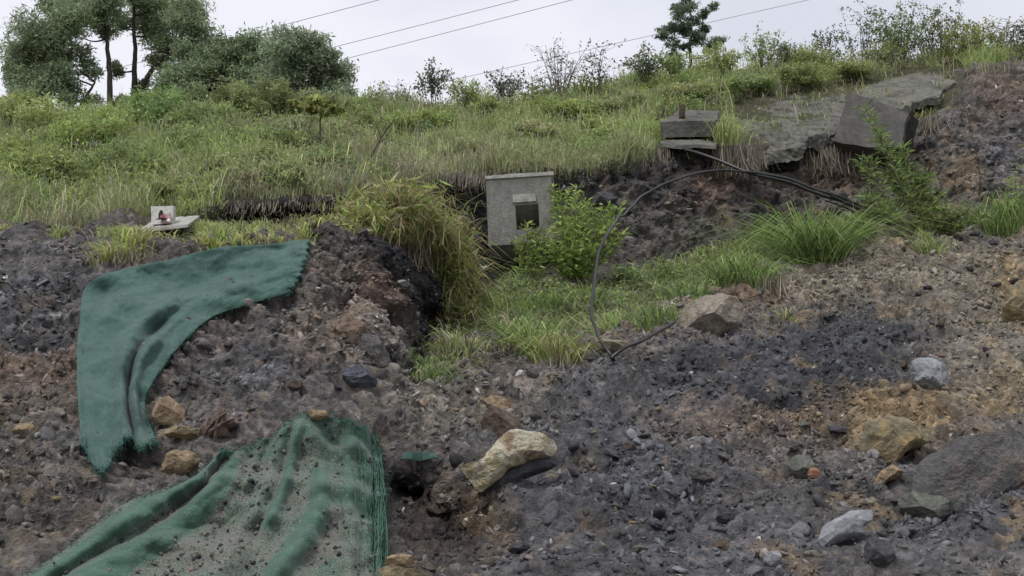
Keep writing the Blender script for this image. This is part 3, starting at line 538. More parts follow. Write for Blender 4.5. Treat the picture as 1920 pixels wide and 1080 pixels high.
rock(ell(1150, 652, 46, 12, -8, 33), .15, rock_mat('buff_rock2', [(.3, (.18, .15, .12)), (.6, (.30, .25, .2))], 2), 'low buff rock at the foot of the cable loop', 33)
rock(ell(660, 625, 42, 30, -35, 35), .25, rock_mat('strata_rock', [(.3, (.13, .095, .075)), (.6, (.22, .16, .125))], 3), 'light brown ledge in the broken face of the mound', 35, back=.12, rough=.1)
rock(ell(700, 665, 38, 24, -45, 36), .22, m_grey, 'grey ledge low in the broken face of the mound', 36, back=.1, rough=.1)
rock(ell(675, 715, 40, 20, -20, 37), .2, rock_mat('blue_rock', [(.3, (.06, .065, .08)), (.6, (.11, .12, .15))], 4), 'bluish grey rock at the bottom of the mound face', 37, back=.08, rough=.1)
rock(ell(1297, 701, 7, 5, 0, 38), .03, m_white, 'small bright white stone below the crest right of centre', 38, cat='stone', name='stone')
rock(ell(975, 700, 10, 6, 20, 39), .04, m_white, 'white stone below the tuft in the centre', 39, cat='stone', name='stone')
rock(ell(1130, 378, 26, 16, 10, 40), .25, m_dark, 'black rock jutting from the scarp behind the leafy bush', 40)
# medium loose stones, copies of six shapes
protos = []
for k in range(6):
    mt = [m_dark, m_grey, m_slate, m_tan, m_grn, m_brown][k]
    protos.append(rmesh('loose_stone', ell(960, 540, 60, 40, 0, 100+k), .22, 8., mt, 100+k, 9, .06))
SG = 'loose stones scattered over the slipped slope'
SL_ = ['small dark shale stone loose on the slope', 'small grey-brown stone loose on the slope', 'small pale grey stone loose on the slope', 'small tan stone loose on the slope', 'small greenish stone loose on the slope', 'small brown stone loose on the slope']
p, nn_, c0, u_, v_ = scatter(150, lambda u, v, r, g: (r > 2)*(r < 8)*(u > 10)*(u < 1910)*(v < 1070)*(1-gauss(u, v, 350, 650, 200, 200, 4))*(1-gauss(u, v, 500, 960, 240, 130, 6)))
for i in range(150):
    k = int(rng.choice(6, p=[.36, .24, .08, .1, .1, .12])); o = protos[k] if not protos[k].get('label') else protos[k].copy()
    if o.name not in COL.objects: COL.objects.link(o)
    s_ = float(rng.uniform(.12, .42)); o.scale = (s_, s_, s_*float(rng.uniform(.6, 1))); o.location = Vector(p[i])+Vector((0, 0, .01)); o.rotation_euler = [float(x) for x in rng.uniform([-.4, -.4, 0], [.4, .4, 6])]
    tag(o, SL_[k], 'stone', SG)
for o in protos:
    if not o.get('label'): bpy.data.objects.remove(o)

# ------------------------------------------------------------ concrete pieces
def solid(name, top, ext, mat, parent=None, cuts=5, rough=.012, seed=0, bev=.012):
    """closed prism: polygon 'top' (3D) pushed along ext, edges broken up"""
    bm = bmesh.new(); top = [Vector(t) for t in top]; ext = Vector(ext)
    a = [bm.verts.new(t) for t in top]; b = [bm.verts.new(t+ext) for t in top]
    bm.faces.new(a); bm.faces.new(b[::-1]); n = len(a)
    for i in range(n): bm.faces.new((a[i], b[i], b[(i+1) % n], a[(i+1) % n]))
    bmesh.ops.recalc_face_normals(bm, faces=bm.faces)
    bmesh.ops.triangulate(bm, faces=bm.faces)
    for _ in range(cuts):
        L = [e for e in bm.edges if e.calc_length() > .09]
        if not L: break
        bmesh.ops.subdivide_edges(bm, edges=L, cuts=1); bmesh.ops.triangulate(bm, faces=bm.faces)
    if rough:
        vs = list(bm.verts); pts = np.array([v.co[:] for v in vs]); d = fbm(pts*3+seed, 201+seed, 4)+.5*noise(pts*17, 3); bm.normal_update()
        for v, k in zip(vs, d): v.co += v.normal*float(k)*rough*1.6
    me = bpy.data.meshes.new(name); bm.to_mesh(me); bm.free(); return link(name, me, mat, parent)
def jag(pts, k=3, amp=.03, seed=0):
    R_ = random.Random(seed); out = []; n = len(pts)
    for i in range(n):
        a = Vector(pts[i]); b = Vector(pts[(i+1) % n]); out.append(a)
        for q in range(1, k): t = q/k; out.append(a.lerp(b, t)+Vector((R_.uniform(-amp, amp), R_.uniform(-amp, amp)*.5, R_.uniform(-amp, amp))))
    return out
# --- square box with opening
bl = Vector(P(916, 461, 17.35)); br = Vector(P(1053, 452, 17.30)); tl = Vector(P(911, 339, 16.98)); tr = Vector(P(1042, 331, 16.98))
root = empty('concrete_box', bl, 'grey concrete box with a square opening sticking out of the scarp', 'concrete box')
def q2(s, t, d=0):                                   # s right, t up on the front face, d depth inwards
    nv = Vector((0.03, .93, -.32)); a = bl.lerp(br, s); b = tl.lerp(tr, s); return a.lerp(b, t)+nv*d
s0, s1, t0, t1 = .40, .72, .22, .60
DB = .62
solid('left_wall', [q2(0, 0), q2(s0, 0), q2(s0, 1), q2(0, 1)], (q2(0, 0, DB)-q2(0, 0)), M_CONC, root, seed=1, rough=.002)
solid('right_wall', [q2(s1, 0), q2(1, 0), q2(.93, 1), q2(s1, 1)], (q2(0, 0, DB)-q2(0, 0)), M_CONC, root, seed=2, rough=.002)
solid('upper_wall', [q2(s0, t1), q2(s1, t1), q2(s1, 1), q2(s0, 1)], (q2(0, 0, DB)-q2(0, 0)), M_CONC, root, seed=3, rough=.002)
solid('lower_wall', [q2(s0, 0), q2(s1, 0), q2(s1, t0), q2(s0, t0)], (q2(0, 0, DB)-q2(0, 0)), M_CONC, root, seed=4, rough=.002)
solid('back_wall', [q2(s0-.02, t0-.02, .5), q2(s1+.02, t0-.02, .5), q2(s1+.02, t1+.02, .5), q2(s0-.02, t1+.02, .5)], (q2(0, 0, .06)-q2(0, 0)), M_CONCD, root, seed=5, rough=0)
solid('cap', [q2(-.01, 1.01, -.03), q2(.97, 1.012, -.03), q2(.99, 1.012, .62), q2(.0, 1.01, .62)], (0, -.01, .055), M_CONCL, root, seed=6, rough=.004)
solid('lintel', [q2(s0-.03, t1+.02, -.045), q2(s1-.03, t1+.02, -.045), q2(s1-.03, t1+.15, -.02), q2(s0-.03, t1+.15, -.02)], (q2(0, 0, .05)-q2(0, 0)), M_CONCL, root, seed=7, rough=.004)
# --- small picture marker on a slab (left)
Ym = 13.55
solid_slab = solid('concrete_slab', [P(262, 430, 13.5), P(352, 421, 13.35), P(374, 405, 13.95), P(320, 408, 14.2), P(285, 414, 14.2)], (0, 0, -.035), M_CONC, seed=11)
tag(solid_slab, 'thin grey concrete ledge carrying the small square panel at the left', 'concrete slab')
o = solid('concrete_block', [P(290, 428.5, 13.62), P(350, 424, 13.6), P(352, 424, 14.1), P(300, 426, 14.1)], (0, 0, -.3), M_CONCD, seed=12); tag(o, 'dark concrete block under the ledge with the small panel', 'concrete block')
root = empty('marker_panel', P(303, 421, 13.5), 'small square white panel with a dark and red mark standing on the ledge', 'marker panel')
fr = [P(283, 387, 13.6), P(325, 386, 13.6), P(324, 419, 13.5), P(284, 421, 13.5)]
solid('plate', fr, (0, .10, .02), M_CONCL, root, rough=.002)
def sub(u0, v0, u1, v1, off=.006): return [P(u0, v0, 13.55-off-(v0-404)*-.0006-.03), P(u1, v0, 13.52-off), P(u1, v1, 13.49-off), P(u0, v1, 13.49-off)]
m_red = plain_mat('faded_red', (.30, .12, .12), .8, .2, .4, 30); m_blk = plain_mat('dark_paint', (.03, .03, .03), .8, .2)
for poly, m_, nm in (([P(304, 402, 13.50), P(321, 400, 13.50), P(321, 417, 13.47), P(302, 417, 13.47)], plain_mat('faded_pink', (.36, .24, .24), .8, .2, .3, 30), 'pink_patch'),
                     ([P(297, 410, 13.46), P(297, 401, 13.46), P(300, 394, 13.46), P(304, 394, 13.46), P(307, 402, 13.46), P(308, 410, 13.46)], m_blk, 'dark_figure'),
                     ([P(300, 408, 13.44), P(301, 403, 13.44), P(307, 401, 13.44), P(309, 409, 13.44)], m_red, 'red_patch'),
                     ([P(292, 410, 13.45), P(314, 409, 13.45), P(314, 411, 13.45), P(292, 411.5, 13.45)], m_blk, 'dark_line')):
    solid(nm, poly, (0, .012, 0), m_, root, cuts=0, rough=0)
sp = rmesh('white_disc', ell(316, 413.5, 3.4, 3.2, 0, 3, 12, .03), .012, 13.43, plain_mat('white_paint', (.85, .85, .82), .5, .3, .05), 3, 0, 0); sp.parent = root; sp.matrix_parent_inverse = Matrix.Translation(root.location).inverted()
# --- block with post in grass, left of centre
o = solid('concrete_block', [P(668, 276, 19.2), P(702, 274, 19.2), P(700, 271, 19.7), P(670, 271, 19.7)], (0, 0, -.28), M_CONC, seed=21); tag(o, 'grey concrete block half hidden in grass behind the dead branch', 'concrete block')
put('post', [tube([P(663, 300, 19.3), P(663, 275, 19.3), P(664, 253, 19.3)], .05, 8), tube([P(664, 253.2, 19.3), P(664, 253, 19.3)], [.05, .001], 8)], M_BARK); tag(bpy.data.objects['post'], 'dark wooden post stub in the grass beside the grey block', 'post')
# --- upper right broken slabs
o = solid('concrete_block', jag([P(1238, 229, 19.75), P(1342, 226, 19.75), P(1350, 208, 20.7), P(1268, 209, 20.9)], 3, .02, 1), (0, 0.05, -.30), M_CONCD, seed=31); tag(o, 'flat-topped concrete block carrying a rusty pipe stub', 'concrete block')
put('pipe_stub', [tube([P(1279, 222, 20.1), P(1279, 199, 20.1), P(1279, 199, 20.1)], [.06, .06, .001], 10)], plain_mat('rusty_iron', (.035, .025, .02), .8, .3, .4)); tag(bpy.data.objects['pipe_stub'], 'short dark rusty pipe stub upright on the flat-topped block', 'pipe stub')
o = solid('concrete_slab', jag([P(1238, 268, 19.3), P(1342, 273, 19.3), P(1346, 262, 20.0), P(1250, 258, 20.0)], 3, .03, 2), (0, 0, -.07), M_SLAB, seed=32); tag(o, 'thin concrete slab edge below the block with the pipe stub', 'concrete slab')
o = solid('concrete_slab', jag([P(1405, 279, 20.05), P(1500, 277, 20.0), P(1508, 262, 20.25), P(1552, 256, 20.6), P(1572, 246, 20.9), P(1588, 178, 23.2), P(1500, 180, 23.4), P(1420, 197, 23.0), P(1372, 216, 22.3), P(1385, 245, 21.1)], 5, .07, 3), (0, .05, -.24), M_SLAB, seed=33, rough=.05); tag(o, 'wide broken dark slab lying flat across the top of the scarp', 'concrete slab')
o = solid('concrete_block', jag([P(1412, 283, 20.3), P(1498, 283, 20.25), P(1500, 280, 20.9), P(1416, 281, 20.9)], 2, .01, 4), (0, .05, -.36), M_SHADE, seed=34, rough=.01); tag(o, 'block painted black for the void shade below the front corner of the wide slab', 'concrete block')  # black colour paints in the shade of the void under the slab
o = solid('concrete_slab', jag([P(1589, 172, 21.0), P(1704, 212, 20.6), P(1688, 276, 20.15), P(1625, 276, 20.2), P(1562, 264, 20.3)], 3, .02, 5), (.17, .34, -.10), M_CONCX, seed=35, rough=.008); tag(o, 'smooth grey slab tipped up on edge behind the leafy sapling', 'concrete slab')
o = solid('concrete_slab', jag([P(1602, 172, 22.9), P(1660, 150, 24.0), P(1722, 137, 24.6), P(1802, 132, 24.6), P(1796, 156, 23.3), P(1768, 168, 22.9), P(1762, 182, 22.4), P(1722, 192, 22.1), P(1690, 206, 21.7), P(1640, 192, 22.3)], 4, .05, 6), (0, .05, -.14), M_SLAB, seed=36, rough=.02); tag(o, 'highest concrete slab sloping up to the right below the ridge', 'concrete slab')
o = solid('concrete_block', [P(1706, 212, 20.75), P(1722, 226, 20.9), P(1708, 282, 20.6), P(1690, 280, 20.35)], (.02, .4, -.05), M_SHADE, seed=39, rough=.01); tag(o, 'near-black added block standing in for the shaded right side of the tipped slab', 'concrete block')  # added block; its black colour stands in for the slab's shaded side
o = solid('concrete_slab', jag([P(1780, 136, 23.9), P(1812, 122, 24.3), P(1835, 126, 24.5), P(1800, 134, 24.0)], 3, .03, 7), (0, 0, -.06), M_CONCD, seed=37); tag(o, 'small broken slab corner at the far right end of the slabs', 'concrete slab')
o = solid('concrete_slab', jag([P(1455, 183, 23.6), P(1520, 176, 23.6), P(1518, 173, 24.0), P(1460, 178, 24.0)], 3, .03, 8), (0, 0, -.05), M_CONCD, seed=38); tag(o, 'thin dark slab rim showing above the wide broken slab', 'concrete slab')

# ------------------------------------------------------------ erosion mats
def _(): pass
def mat_mat(name, base, muddy):
    m, n, b, o = mat_new(name); uvn = N(n, 'ShaderNodeAttribute', attribute_name='UVc'); at = N(n, 'ShaderNodeAttribute', attribute_name='Col')
    ge = N(n, 'ShaderNodeNewGeometry'); pos = ge.outputs['Position']
    mp_ = N(n, 'ShaderNodeMapping'); mp_.inputs['Scale'].default_value = (16, 230, 1); n.links.new(uvn.outputs['Color'], mp_.inputs[0])
    t1 = noise_n(n, 1, 4, .6, mp_.outputs[0])
    mp2 = N(n, 'ShaderNodeMapping'); mp2.inputs['Scale'].default_value = (300, 6, 1); n.links.new(uvn.outputs['Color'], mp2.inputs[0])
    t2 = noise_n(n, 1, 3, .6, mp2.outputs[0]); t3 = noise_n(n, 7, 6, .6, pos); t4 = noise_n(n, 70, 4, .7, pos)
    c = mixc(n, base, ramp(n, t1.outputs[0], [(.3, (.72, .74, .75)), (.7, (1.22, 1.2, 1.2))]).outputs[0], 1, 'MULTIPLY')
    c = mixc(n, c, ramp(n, t2.outputs[0], [(.3, (.8, .8, .8)), (.7, (1.15, 1.15, 1.15))]).outputs[0], .8, 'MULTIPLY')
    c = mixc(n, c, ramp(n, t3.outputs[0], [(.3, (.85, .86, .86)), (.7, (1.15, 1.12, 1.15))]).outputs[0], 1, 'MULTIPLY')
    c = mixc(n, c, ramp(n, t4.outputs[0], [(.3, (.7, .72, .72)), (.7, (1.3, 1.25, 1.25))]).outputs[0], .8, 'MULTIPLY')
    if muddy:
        ad = N(n, 'ShaderNodeMath', operation='ADD'); n.links.new(at.outputs['Fac'], ad.inputs[0])
        f = ramp(n, t4.outputs[0], [(.25, (-.0,)*3), (.75, (1,)*3)]); sb = N(n, 'ShaderNodeMath', operation='MULTIPLY_ADD'); sb.inputs[1].default_value = 1.7; sb.inputs[2].default_value = -.85
        n.links.new(f.outputs[0], sb.inputs[0]); n.links.new(sb.outputs[0], ad.inputs[1])
        mm = ramp(n, ad.outputs[0], [(.36, (.02,)*3), (.68, (.84,)*3)])
        soil = ramp(n, t4.outputs[0], [(.3, (.06, .06, .055)), (.5, (.125, .12, .105)), (.7, (.25, .23, .20))])
        c = mixc(n, c, soil.outputs[0], mm.outputs[0])
    n.links.new(c, b.inputs['Base Color']); setp(b, Roughness=.85, Specular_IOR_Level=.15, Sheen_Weight=.15)
    ad2 = N(n, 'ShaderNodeMath', operation='ADD'); n.links.new(t1.outputs[0], ad2.inputs[0]); n.links.new(t4.outputs[0], ad2.inputs[1])
    bump(n, b, ad2.outputs[0], .35, .012); return m
def drape(name, ctrl, ns, nt_, fold, mat, mud, off=.07, ymax=99, sm=9, parent=None, endf=None, ceil=None):
    """cloth sheet lying on the hillside; ctrl rows of photo points; fold(s, t) lifts it"""
    ctrl = np.array(ctrl, float); a = np.stack([spline(r, nt_) for r in ctrl]); g = np.stack([spline(a[:, j], ns) for j in range(nt_)], 1)
    S, Tt = np.meshgrid(np.linspace(0, 1, ns), np.linspace(0, 1, nt_), indexing='ij')
    if endf: g = endf(g, S, Tt)
    Y = np.empty(S.shape); st_ = 2
    for i in range(0, ns):
        for j in range(0, nt_, st_):
            Y[i, j] = min(hitY(float(g[i, j, 0]), float(min(g[i, j, 1], 1200))), ymax)
        Y[i, 1:-1:2] = (Y[i, 0:-2:2]+Y[i, 2::2])/2
        if nt_ % 2 == 0: Y[i, -1] = Y[i, -2]
    Ym_ = blur(blur(Y, sm, 0), sm, 1); Y = np.minimum(Ym_, Y*.5+Ym_*.5)
    f = fold(S, Tt); Y = Y-off-f
    V = P(g[..., 0], g[..., 1], Y); V[..., 2] += f*.25
    V[..., 0] += .006*noise(V*9, 3); V[..., 1] += .02*noise(V*5, 5)+.008*noise(V*21, 6)
    I = np.arange(ns*nt_).reshape(ns, nt_); md = mud(S, Tt, V, f)
    o = npmesh(name, V, quads(I), mat, np.repeat(np.clip(md, 0, 1).reshape(-1, 1), 3, 1), parent, True)
    at = o.data.color_attributes.new('UVc', 'FLOAT_COLOR', 'POINT'); cc = np.ones((ns*nt_, 4), np.float32); cc[:, 0] = S.ravel(); cc[:, 1] = Tt.ravel(); at.data.foreach_set('color', cc.ravel())
    sl = o.modifiers.new('thickness', 'SOLIDIFY'); sl.thickness = .018; sl.offset = 0
    return o, V, g
M_MAT = mat_mat('green_mat', (.058, .116, .098), False); M_NET = mat_mat('muddy_green_net', (.056, .118, .084), True)
CT = [[(580, 450), (573, 487), (562, 518), (540, 550)], [(500, 461), (497, 497), (490, 530), (472, 568)], [(415, 466), (414, 506), (412, 546), (402, 592)],
      [(320, 488), (335, 530), (348, 575), (350, 634)], [(232, 506), (268, 556), (298, 612), (308, 686)], [(163, 536), (215, 600), (255, 655), (282, 724)],
      [(148, 620), (196, 660), (238, 705), (272, 762)], [(144, 720), (188, 742), (235, 772), (280, 800)], [(150, 836), (196, 846), (242, 846), (294, 836)]]
def fold1(S, T_):
    a = ss(.28, .62, S); c1 = .66-.16*(1-S); c2 = c1+.19
    f = .15*a*np.exp(-((T_-c1+.03)/.07)**2)+.13*a*np.exp(-((T_-c2)/.055)**2)-.10*a*np.exp(-((T_-(c1+c2)/2+.01)/.035)**2)
    f += .05*np.exp(-((T_-.5-.3*(S-.25))/.08)**2)*ss(.05, .2, S)*(1-ss(.4, .6, S))+.007*np.sin(T_*22+S*4)*ss(.4, 1, S)
    f += .09*np.exp(-((T_-.02)/.06)**2)*.3+.03*np.sin(S*9+T_*3)*(1-S)
    return f
def end1(g, S, T_):
    k = ss(.8, 1, S); jag_ = 48*np.exp(-((T_-.27)/.20)**2)-12*np.exp(-((T_-.66)/.1)**2)+12*np.exp(-((T_-.84)/.07)**2)+0
    g[..., 1] += k*jag_-k*8+ss(.95, 1, S)*(3*np.sin(T_*70)+2*np.sin(T_*173)); k0 = 1-ss(0, .05, S); g[..., 0] += k0*3*np.sin(T_*60); return g
mt, Vm, gm = drape('erosion_mat', CT, 220, 111, fold1, M_MAT, lambda S, T_, V, f: 0*S, off=.14, ymax=13.15, sm=21, endf=end1)
tag(mt, 'clean green woven mat hanging over the left mound and folding downhill', 'erosion mat')
def fuzz(V, k, n, L, col, name, parent):                       # frayed threads on the edge of a mat
    i = rng.integers(0, len(V), n); r = V[i]+rng.normal(size=(n, 3))*.008
    th = rng.normal(size=(n, 3)); th[:, 2] -= k; th[:, 1] -= .6; th /= np.linalg.norm(th, axis=1, keepdims=True)
    v, f, c = leaves(r+th*L/2, L*rng.uniform(.5, 1.4, n), .006, pal(n, [col], None, .25), dirs=th*3); return npmesh(name, v, f, M_DRY, c, parent)
fuzz(np.concatenate([Vm[-1], Vm[-2], Vm[0], Vm[::2, -1]]), .7, 1600, .05, (.05, .125, .10), 'fringe', mt)
CN = [[(416, 850), (350, 905), (232, 948), (120, 1035), (0, 1110)], [(432, 846), (385, 915), (300, 990), (190, 1050), (60, 1130)], [(470, 838), (440, 915), (380, 1000), (300, 1070), (200, 1140)],
      [(515, 815), (490, 890), (455, 980), (410, 1060), (360, 1150)], [(552, 785), (542, 865), (518, 950), (490, 1040), (450, 1150)], [(592, 776), (590, 860), (585, 950), (562, 1045), (540, 1150)],
      [(645, 788), (645, 870), (645, 960), (640, 1050), (630, 1150)], [(690, 805), (695, 880), (697, 960), (697, 1050), (692, 1150)], [(706, 830), (714, 900), (716, 960), (716, 1050), (714, 1150)]]
def rolls(S, T_):
    G_ = lambda c_, w_: np.exp(-((S-c_)/w_)**2)
    f = .11*G_(.045+.02*T_, .03)+.13*G_(.17-.03*T_, .045)*ss(.02, .15, T_)-.05*G_(.10, .02)
    f += .15*G_(.53-.055*T_, .024)*ss(.0, .1, T_)*(1-ss(.55, .75, T_))+.16*G_(.66-.12*ss(.5, 1, T_), .036)*ss(.25, .4, T_)+.06*G_(.31, .03)*(1-ss(.3, .6, T_))
    f += .03*np.sin(S*75)*ss(.68, .8, S)+.03*np.sin(S*33+2*T_)
    return f
def mud2(S, T_, V, f):
    n = fbm(V*3.5, 303, 3); green = ss(.03, .085, f)*(1-.75*ss(.68, .78, S)); return .64+.5*n-.95*green-.28*ss(.72, .8, S)*(1-ss(.5, .9, T_))-.25*(1-ss(0, .2, T_))
def end2(g, S, T_):
    g[..., 0] += ss(.94, 1, S)*(2.5*np.sin(T_*90)+2*np.sin(T_*217)); g[..., 1] += (1-ss(0, .06, T_))*(3*np.sin(S*55)); return g
nt2, Vn, gn = drape('erosion_net', CN, 220, 151, rolls, M_NET, mud2, off=.10, ymax=10.6, sm=11, endf=end2)
tag(nt2, 'muddy green net draped in folds over rubble at the lower left', 'erosion net')
# loose threads of the net hanging at its right edge and lying over it
th = []
for k in range(170):
    j = int((1-abs(rng.normal())*.09)*219); j = min(max(j, 120), 219); i0 = rng.integers(0, 90); L = rng.integers(30, 60); seg = Vn[j, i0:i0+L:5]
    if len(seg) < 3: continue
    th.append(tube(seg+np.array([rng.normal()*.02, -.02-.02*rng.random(), 0])+np.cumsum(rng.normal(size=seg.shape)*.006, 0), .0035, 3))
t_ = put('threads', th, plain_mat('green_thread', (.06, .13, .095), .8, .2, .5, 6), nt2)
edgep = np.concatenate([Vn[-1], Vn[-1], Vn[:, 0], Vn[0]]); fuzz(edgep, .6, 2600, .07, (.05, .13, .095), 'fringe', nt2)
# soil and chips resting on the net
n_ = 2200; ii = rng.integers(10, 215, n_); jj = rng.integers(5, 150, n_); sl_ = rng.random(n_) < np.clip(mud2(ii/219, jj/150, Vn[ii, jj], rolls(ii/219, jj/150)), .03, 1); pp = Vn[ii, jj][sl_]; n_ = len(pp)
s_ = .005+.016*rng.random(n_)**3; V = IV[None]*(1+.3*rng.normal(size=(n_, 12, 1)).clip(-1, 1))*s_[:, None, None]+(pp+rng.normal(size=(n_, 3))*.01+[0, -.012, .01])[:, None]
tag(npmesh('soil_on_net', V.reshape(-1, 3), ((np.arange(n_)*12)[:, None, None]+IF[None]).reshape(-1, 3), M_CLOD, np.repeat(pal(n_, [GB, BR, SL, BK*2], [3, 2, 4, 2], .3), 12, 0)), kind='stuff', label='brown soil crumbs spilled over the muddy net', cat='soil crumbs')
# scrap of net beyond the edge
cs = [[(752, 862), (758, 850)], [(785, 864), (790, 846)], [(820, 860), (814, 852)]]
sc_, _, _ = drape('net_scrap', cs, 40, 11, lambda S, T_: .02*np.sin(S*9), M_MAT, lambda S, T_, V, f: 0*S, off=.05, sm=9); tag(sc_, 'small green scrap of net on the soil right of the draped net', 'net scrap')

# ------------------------------------------------------------ cables
def cable(name, pts, rad, label, cat='cable', n=90, mat=None, group=None):
    cp_ = spline([P(*q) for q in pts], n); cp_ = cp_+np.stack([noise(cp_*1.7, 501), noise(cp_*1.7, 502), noise(cp_*1.7, 503)], -1)*.035
    o = put(name, [tube(cp_, rad*(1+.08*noise(cp_*9, 504)), 8)], mat or M_CABLE, smooth=True); return tag(o, label, cat, group)
yb = hitY(1150, 678)
cable('cable', [(1158, 686, yb+.1), (1146, 668, yb), (1118, 622, yb+.4), (1110, 560, yb+.9), (1116, 500, yb+1.4), (1146, 432, yb+2), (1195, 375, 16.9), (1255, 338, 17.6), (1330, 321, 18.2), (1405, 320, 18.4), (1480, 334, 18.5), (1560, 364, 18.6), (1625, 395, 18.6), (1672, 418, 18.8), (1690, 426, 19.4)], .021, 'thick black cable looping from the rubble up over the gully in an arch')
cable('cable', [(1238, 262, 20.4), (1290, 282, 19.2), (1350, 302, 18.7), (1420, 326, 18.45), (1500, 348, 18.5), (1580, 378, 18.55), (1650, 410, 18.7), (1685, 428, 19.4)], .03, 'thick black cable coming straight down from under the block with the pipe stub')
cable('cable', [(1420, 322, 18.3), (1490, 338, 18.35), (1560, 361, 18.4), (1620, 388, 18.45), (1668, 411, 18.6), (1688, 424, 19.3)], .018, 'thinner black cable lying along the top of the cable bundle')
cable('cable', [(1548, 374, 18.6), (1580, 387, 18.55), (1620, 405, 18.55), (1655, 418, 18.7), (1680, 426, 19.3)], .014, 'thinnest cable end sagging below the cable bundle')
cable('cable', [(1560, 366, 18.5), (1610, 392, 18.5), (1655, 416, 18.65), (1684, 430, 19.3)], .024, 'middle cable of the bundle entering the soil')
ya = hitY(1150, 676)-.12
cable('rod', [(1148, 676, ya+.05), (1175, 655, ya+.15), (1215, 630, ya+.55), (1262, 604, ya+.95)], .022, 'dark bent rod leaning on the buff boulder', 'rod')
# overhead wires, strung far behind the ridge
def wire(a, b, label, sag=.6, name='power_line'):
    A = P(*a); B = P(*b); t = np.linspace(0, 1, 50)[:, None]; p = A*(1-t)+B*t; p[:, 2] -= (4*sag*t*(1-t))[:, 0]
    tag(put(name, [tube(p, .022, 5)], M_WIRE), label, 'power line')
M_WIRE = plain_mat('wire', (.34, .34, .36), .6, .3, .1)
wire((-700, 350, 95), (1500, -215, 60), 'overhead wire nearest the left trees, topmost in the sky')
wire((-700, 405, 97), (1700, -192, 62), 'overhead wire second from the top')
wire((-700, 440, 97), (1900, -222, 62), 'overhead wire third from the top')
wire((-700, 480, 105), (2500, -228, 70), 'lowest overhead wire crossing behind the small round tree')

# ------------------------------------------------------------ vegetation as things
def clump_pts(cen, rad, n, shell=.55):
    d = rng.normal(size=(n, 3)); d /= np.linalg.norm(d, axis=1, keepdims=True); r = rng.random(n)**(1/3.)*(1-shell)+shell*rng.random(n)**.35
    q = d*np.minimum(r, 1)[:, None]; q *= 1+.35*fbm(d*2+cen, 7, 2)[:, None]*2; return cen+q*rad
def tree(name, label, base, Yt, trunks, clumps, cols, leafL=.13, leafW=.035, dens=1., cat='tree', group=None, tw=.09, sub=7, up=0, branchw=.03):
    """base (u,v); trunks: list of pixel polylines; clumps (u,v,ru,rv)"""
    px = Yt/FP/math.cos(PITCH)
    B = Vector(P(base[0], base[1], Yt)); g = down(B.x, B.y); root = empty(name, (B.x, B.y, g.z), label, cat, group)
    tr = []; C_ = []; tops = []
    for T_ in trunks:
        pts = np.array([P(u, v, Yt+dy) for u, v, dy in T_]); s_ = spline(pts, 30); s_[1:] += np.cumsum(rng.normal(size=(29, 3))*.02, 0)*.6; tr.append(tube(s_, np.linspace(tw, tw*.25, 30), 7)); tops.append(s_)
    allp = np.concatenate(tops)
    for (u, v, ru, rv_) in clumps:
        dy = rng.normal()*ru*px*.9; c_ = P(u, v, Yt+dy); k = allp[np.argmin(np.linalg.norm(allp-(c_-[0, 0, ru*px*.7]), axis=1))]
        mid = (k+c_)/2+np.array([rng.normal()*.1, rng.normal()*.1, -.12*np.linalg.norm(k-c_)]); tr.append(tube(spline([k, mid, c_], 12), np.linspace(branchw, branchw*.3, 12), 5))
        for q in range(sub):                                     # lumpy sub-clumps
            o = rng.normal(size=3); o /= np.linalg.norm(o); o *= np.array([ru, ru, rv_])*px*rng.uniform(.25, .95); sr = np.array([ru, ru*.9, rv_])*px*rng.uniform(.34, .75)
            n = int(dens*15*(sr[0]*sr[2])/(leafL*leafW))+30; pts = clump_pts(c_+o, sr, n); pts = pts+rng.normal(size=pts.shape)*sr*.22
            tone = rng.uniform(.75, 1.25); C_.append(leaves(pts, leafL*rng.uniform(.6, 1.3, n), leafW*rng.uniform(.7, 1.3, n), pal(n, cols, None, .2)*tone, up=up, dirs=None))
            tr.append(tube(spline([c_, c_+o*.6+rng.normal(size=3)*.03, c_+o*1.1], 6), np.linspace(branchw*.4, .004, 6), 4))
    put('trunk', tr, M_BARK, root); put('crown', C_, M_LEAF, root); return root
DT = [(.31, .39, .23), (.39, .46, .28), (.24, .31, .19)]; OT = [(.12, .17, .05), (.17, .2, .06), (.09, .14, .04)]
tree('tree', 'tall open tree at the far left with dark slender trunk and feathery crown', (205, 235), 29,
     [[(207, 245, 0), (205, 150, 0), (200, 60, 0), (192, -60, 0)], [(120, 245, .4), (100, 215, .4), (60, 170, .3), (45, 110, .2)], [(120, 245, .4), (150, 200, 0), (180, 150, 0)]],
     [(60, 70, 34, 28), (30, 108, 28, 34), (70, 130, 40, 36), (110, 115, 28, 24), (85, 168, 36, 26), (40, 150, 26, 26), (135, 165, 30, 24), (150, 105, 26, 20), (105, 45, 40, 30), (150, 25, 44, 32), (85, 5, 40, 26), (200, 10, 40, 30), (190, 60, 30, 22), (120, 190, 26, 18), (170, 185, 26, 16), (20, 130, 16, 22), (215, -30, 60, 30), (110, -30, 60, 30), (60, 100, 58, 46), (95, 60, 60, 40), (140, 20, 60, 34), (60, 150, 50, 36), (190, 30, 50, 30), (95, 85, 40, 26), (110, 150, 44, 30), (130, 60, 30, 20), (45, 180, 30, 20), (160, 130, 26, 18)], DT, .16, .035, .8, tw=.10)
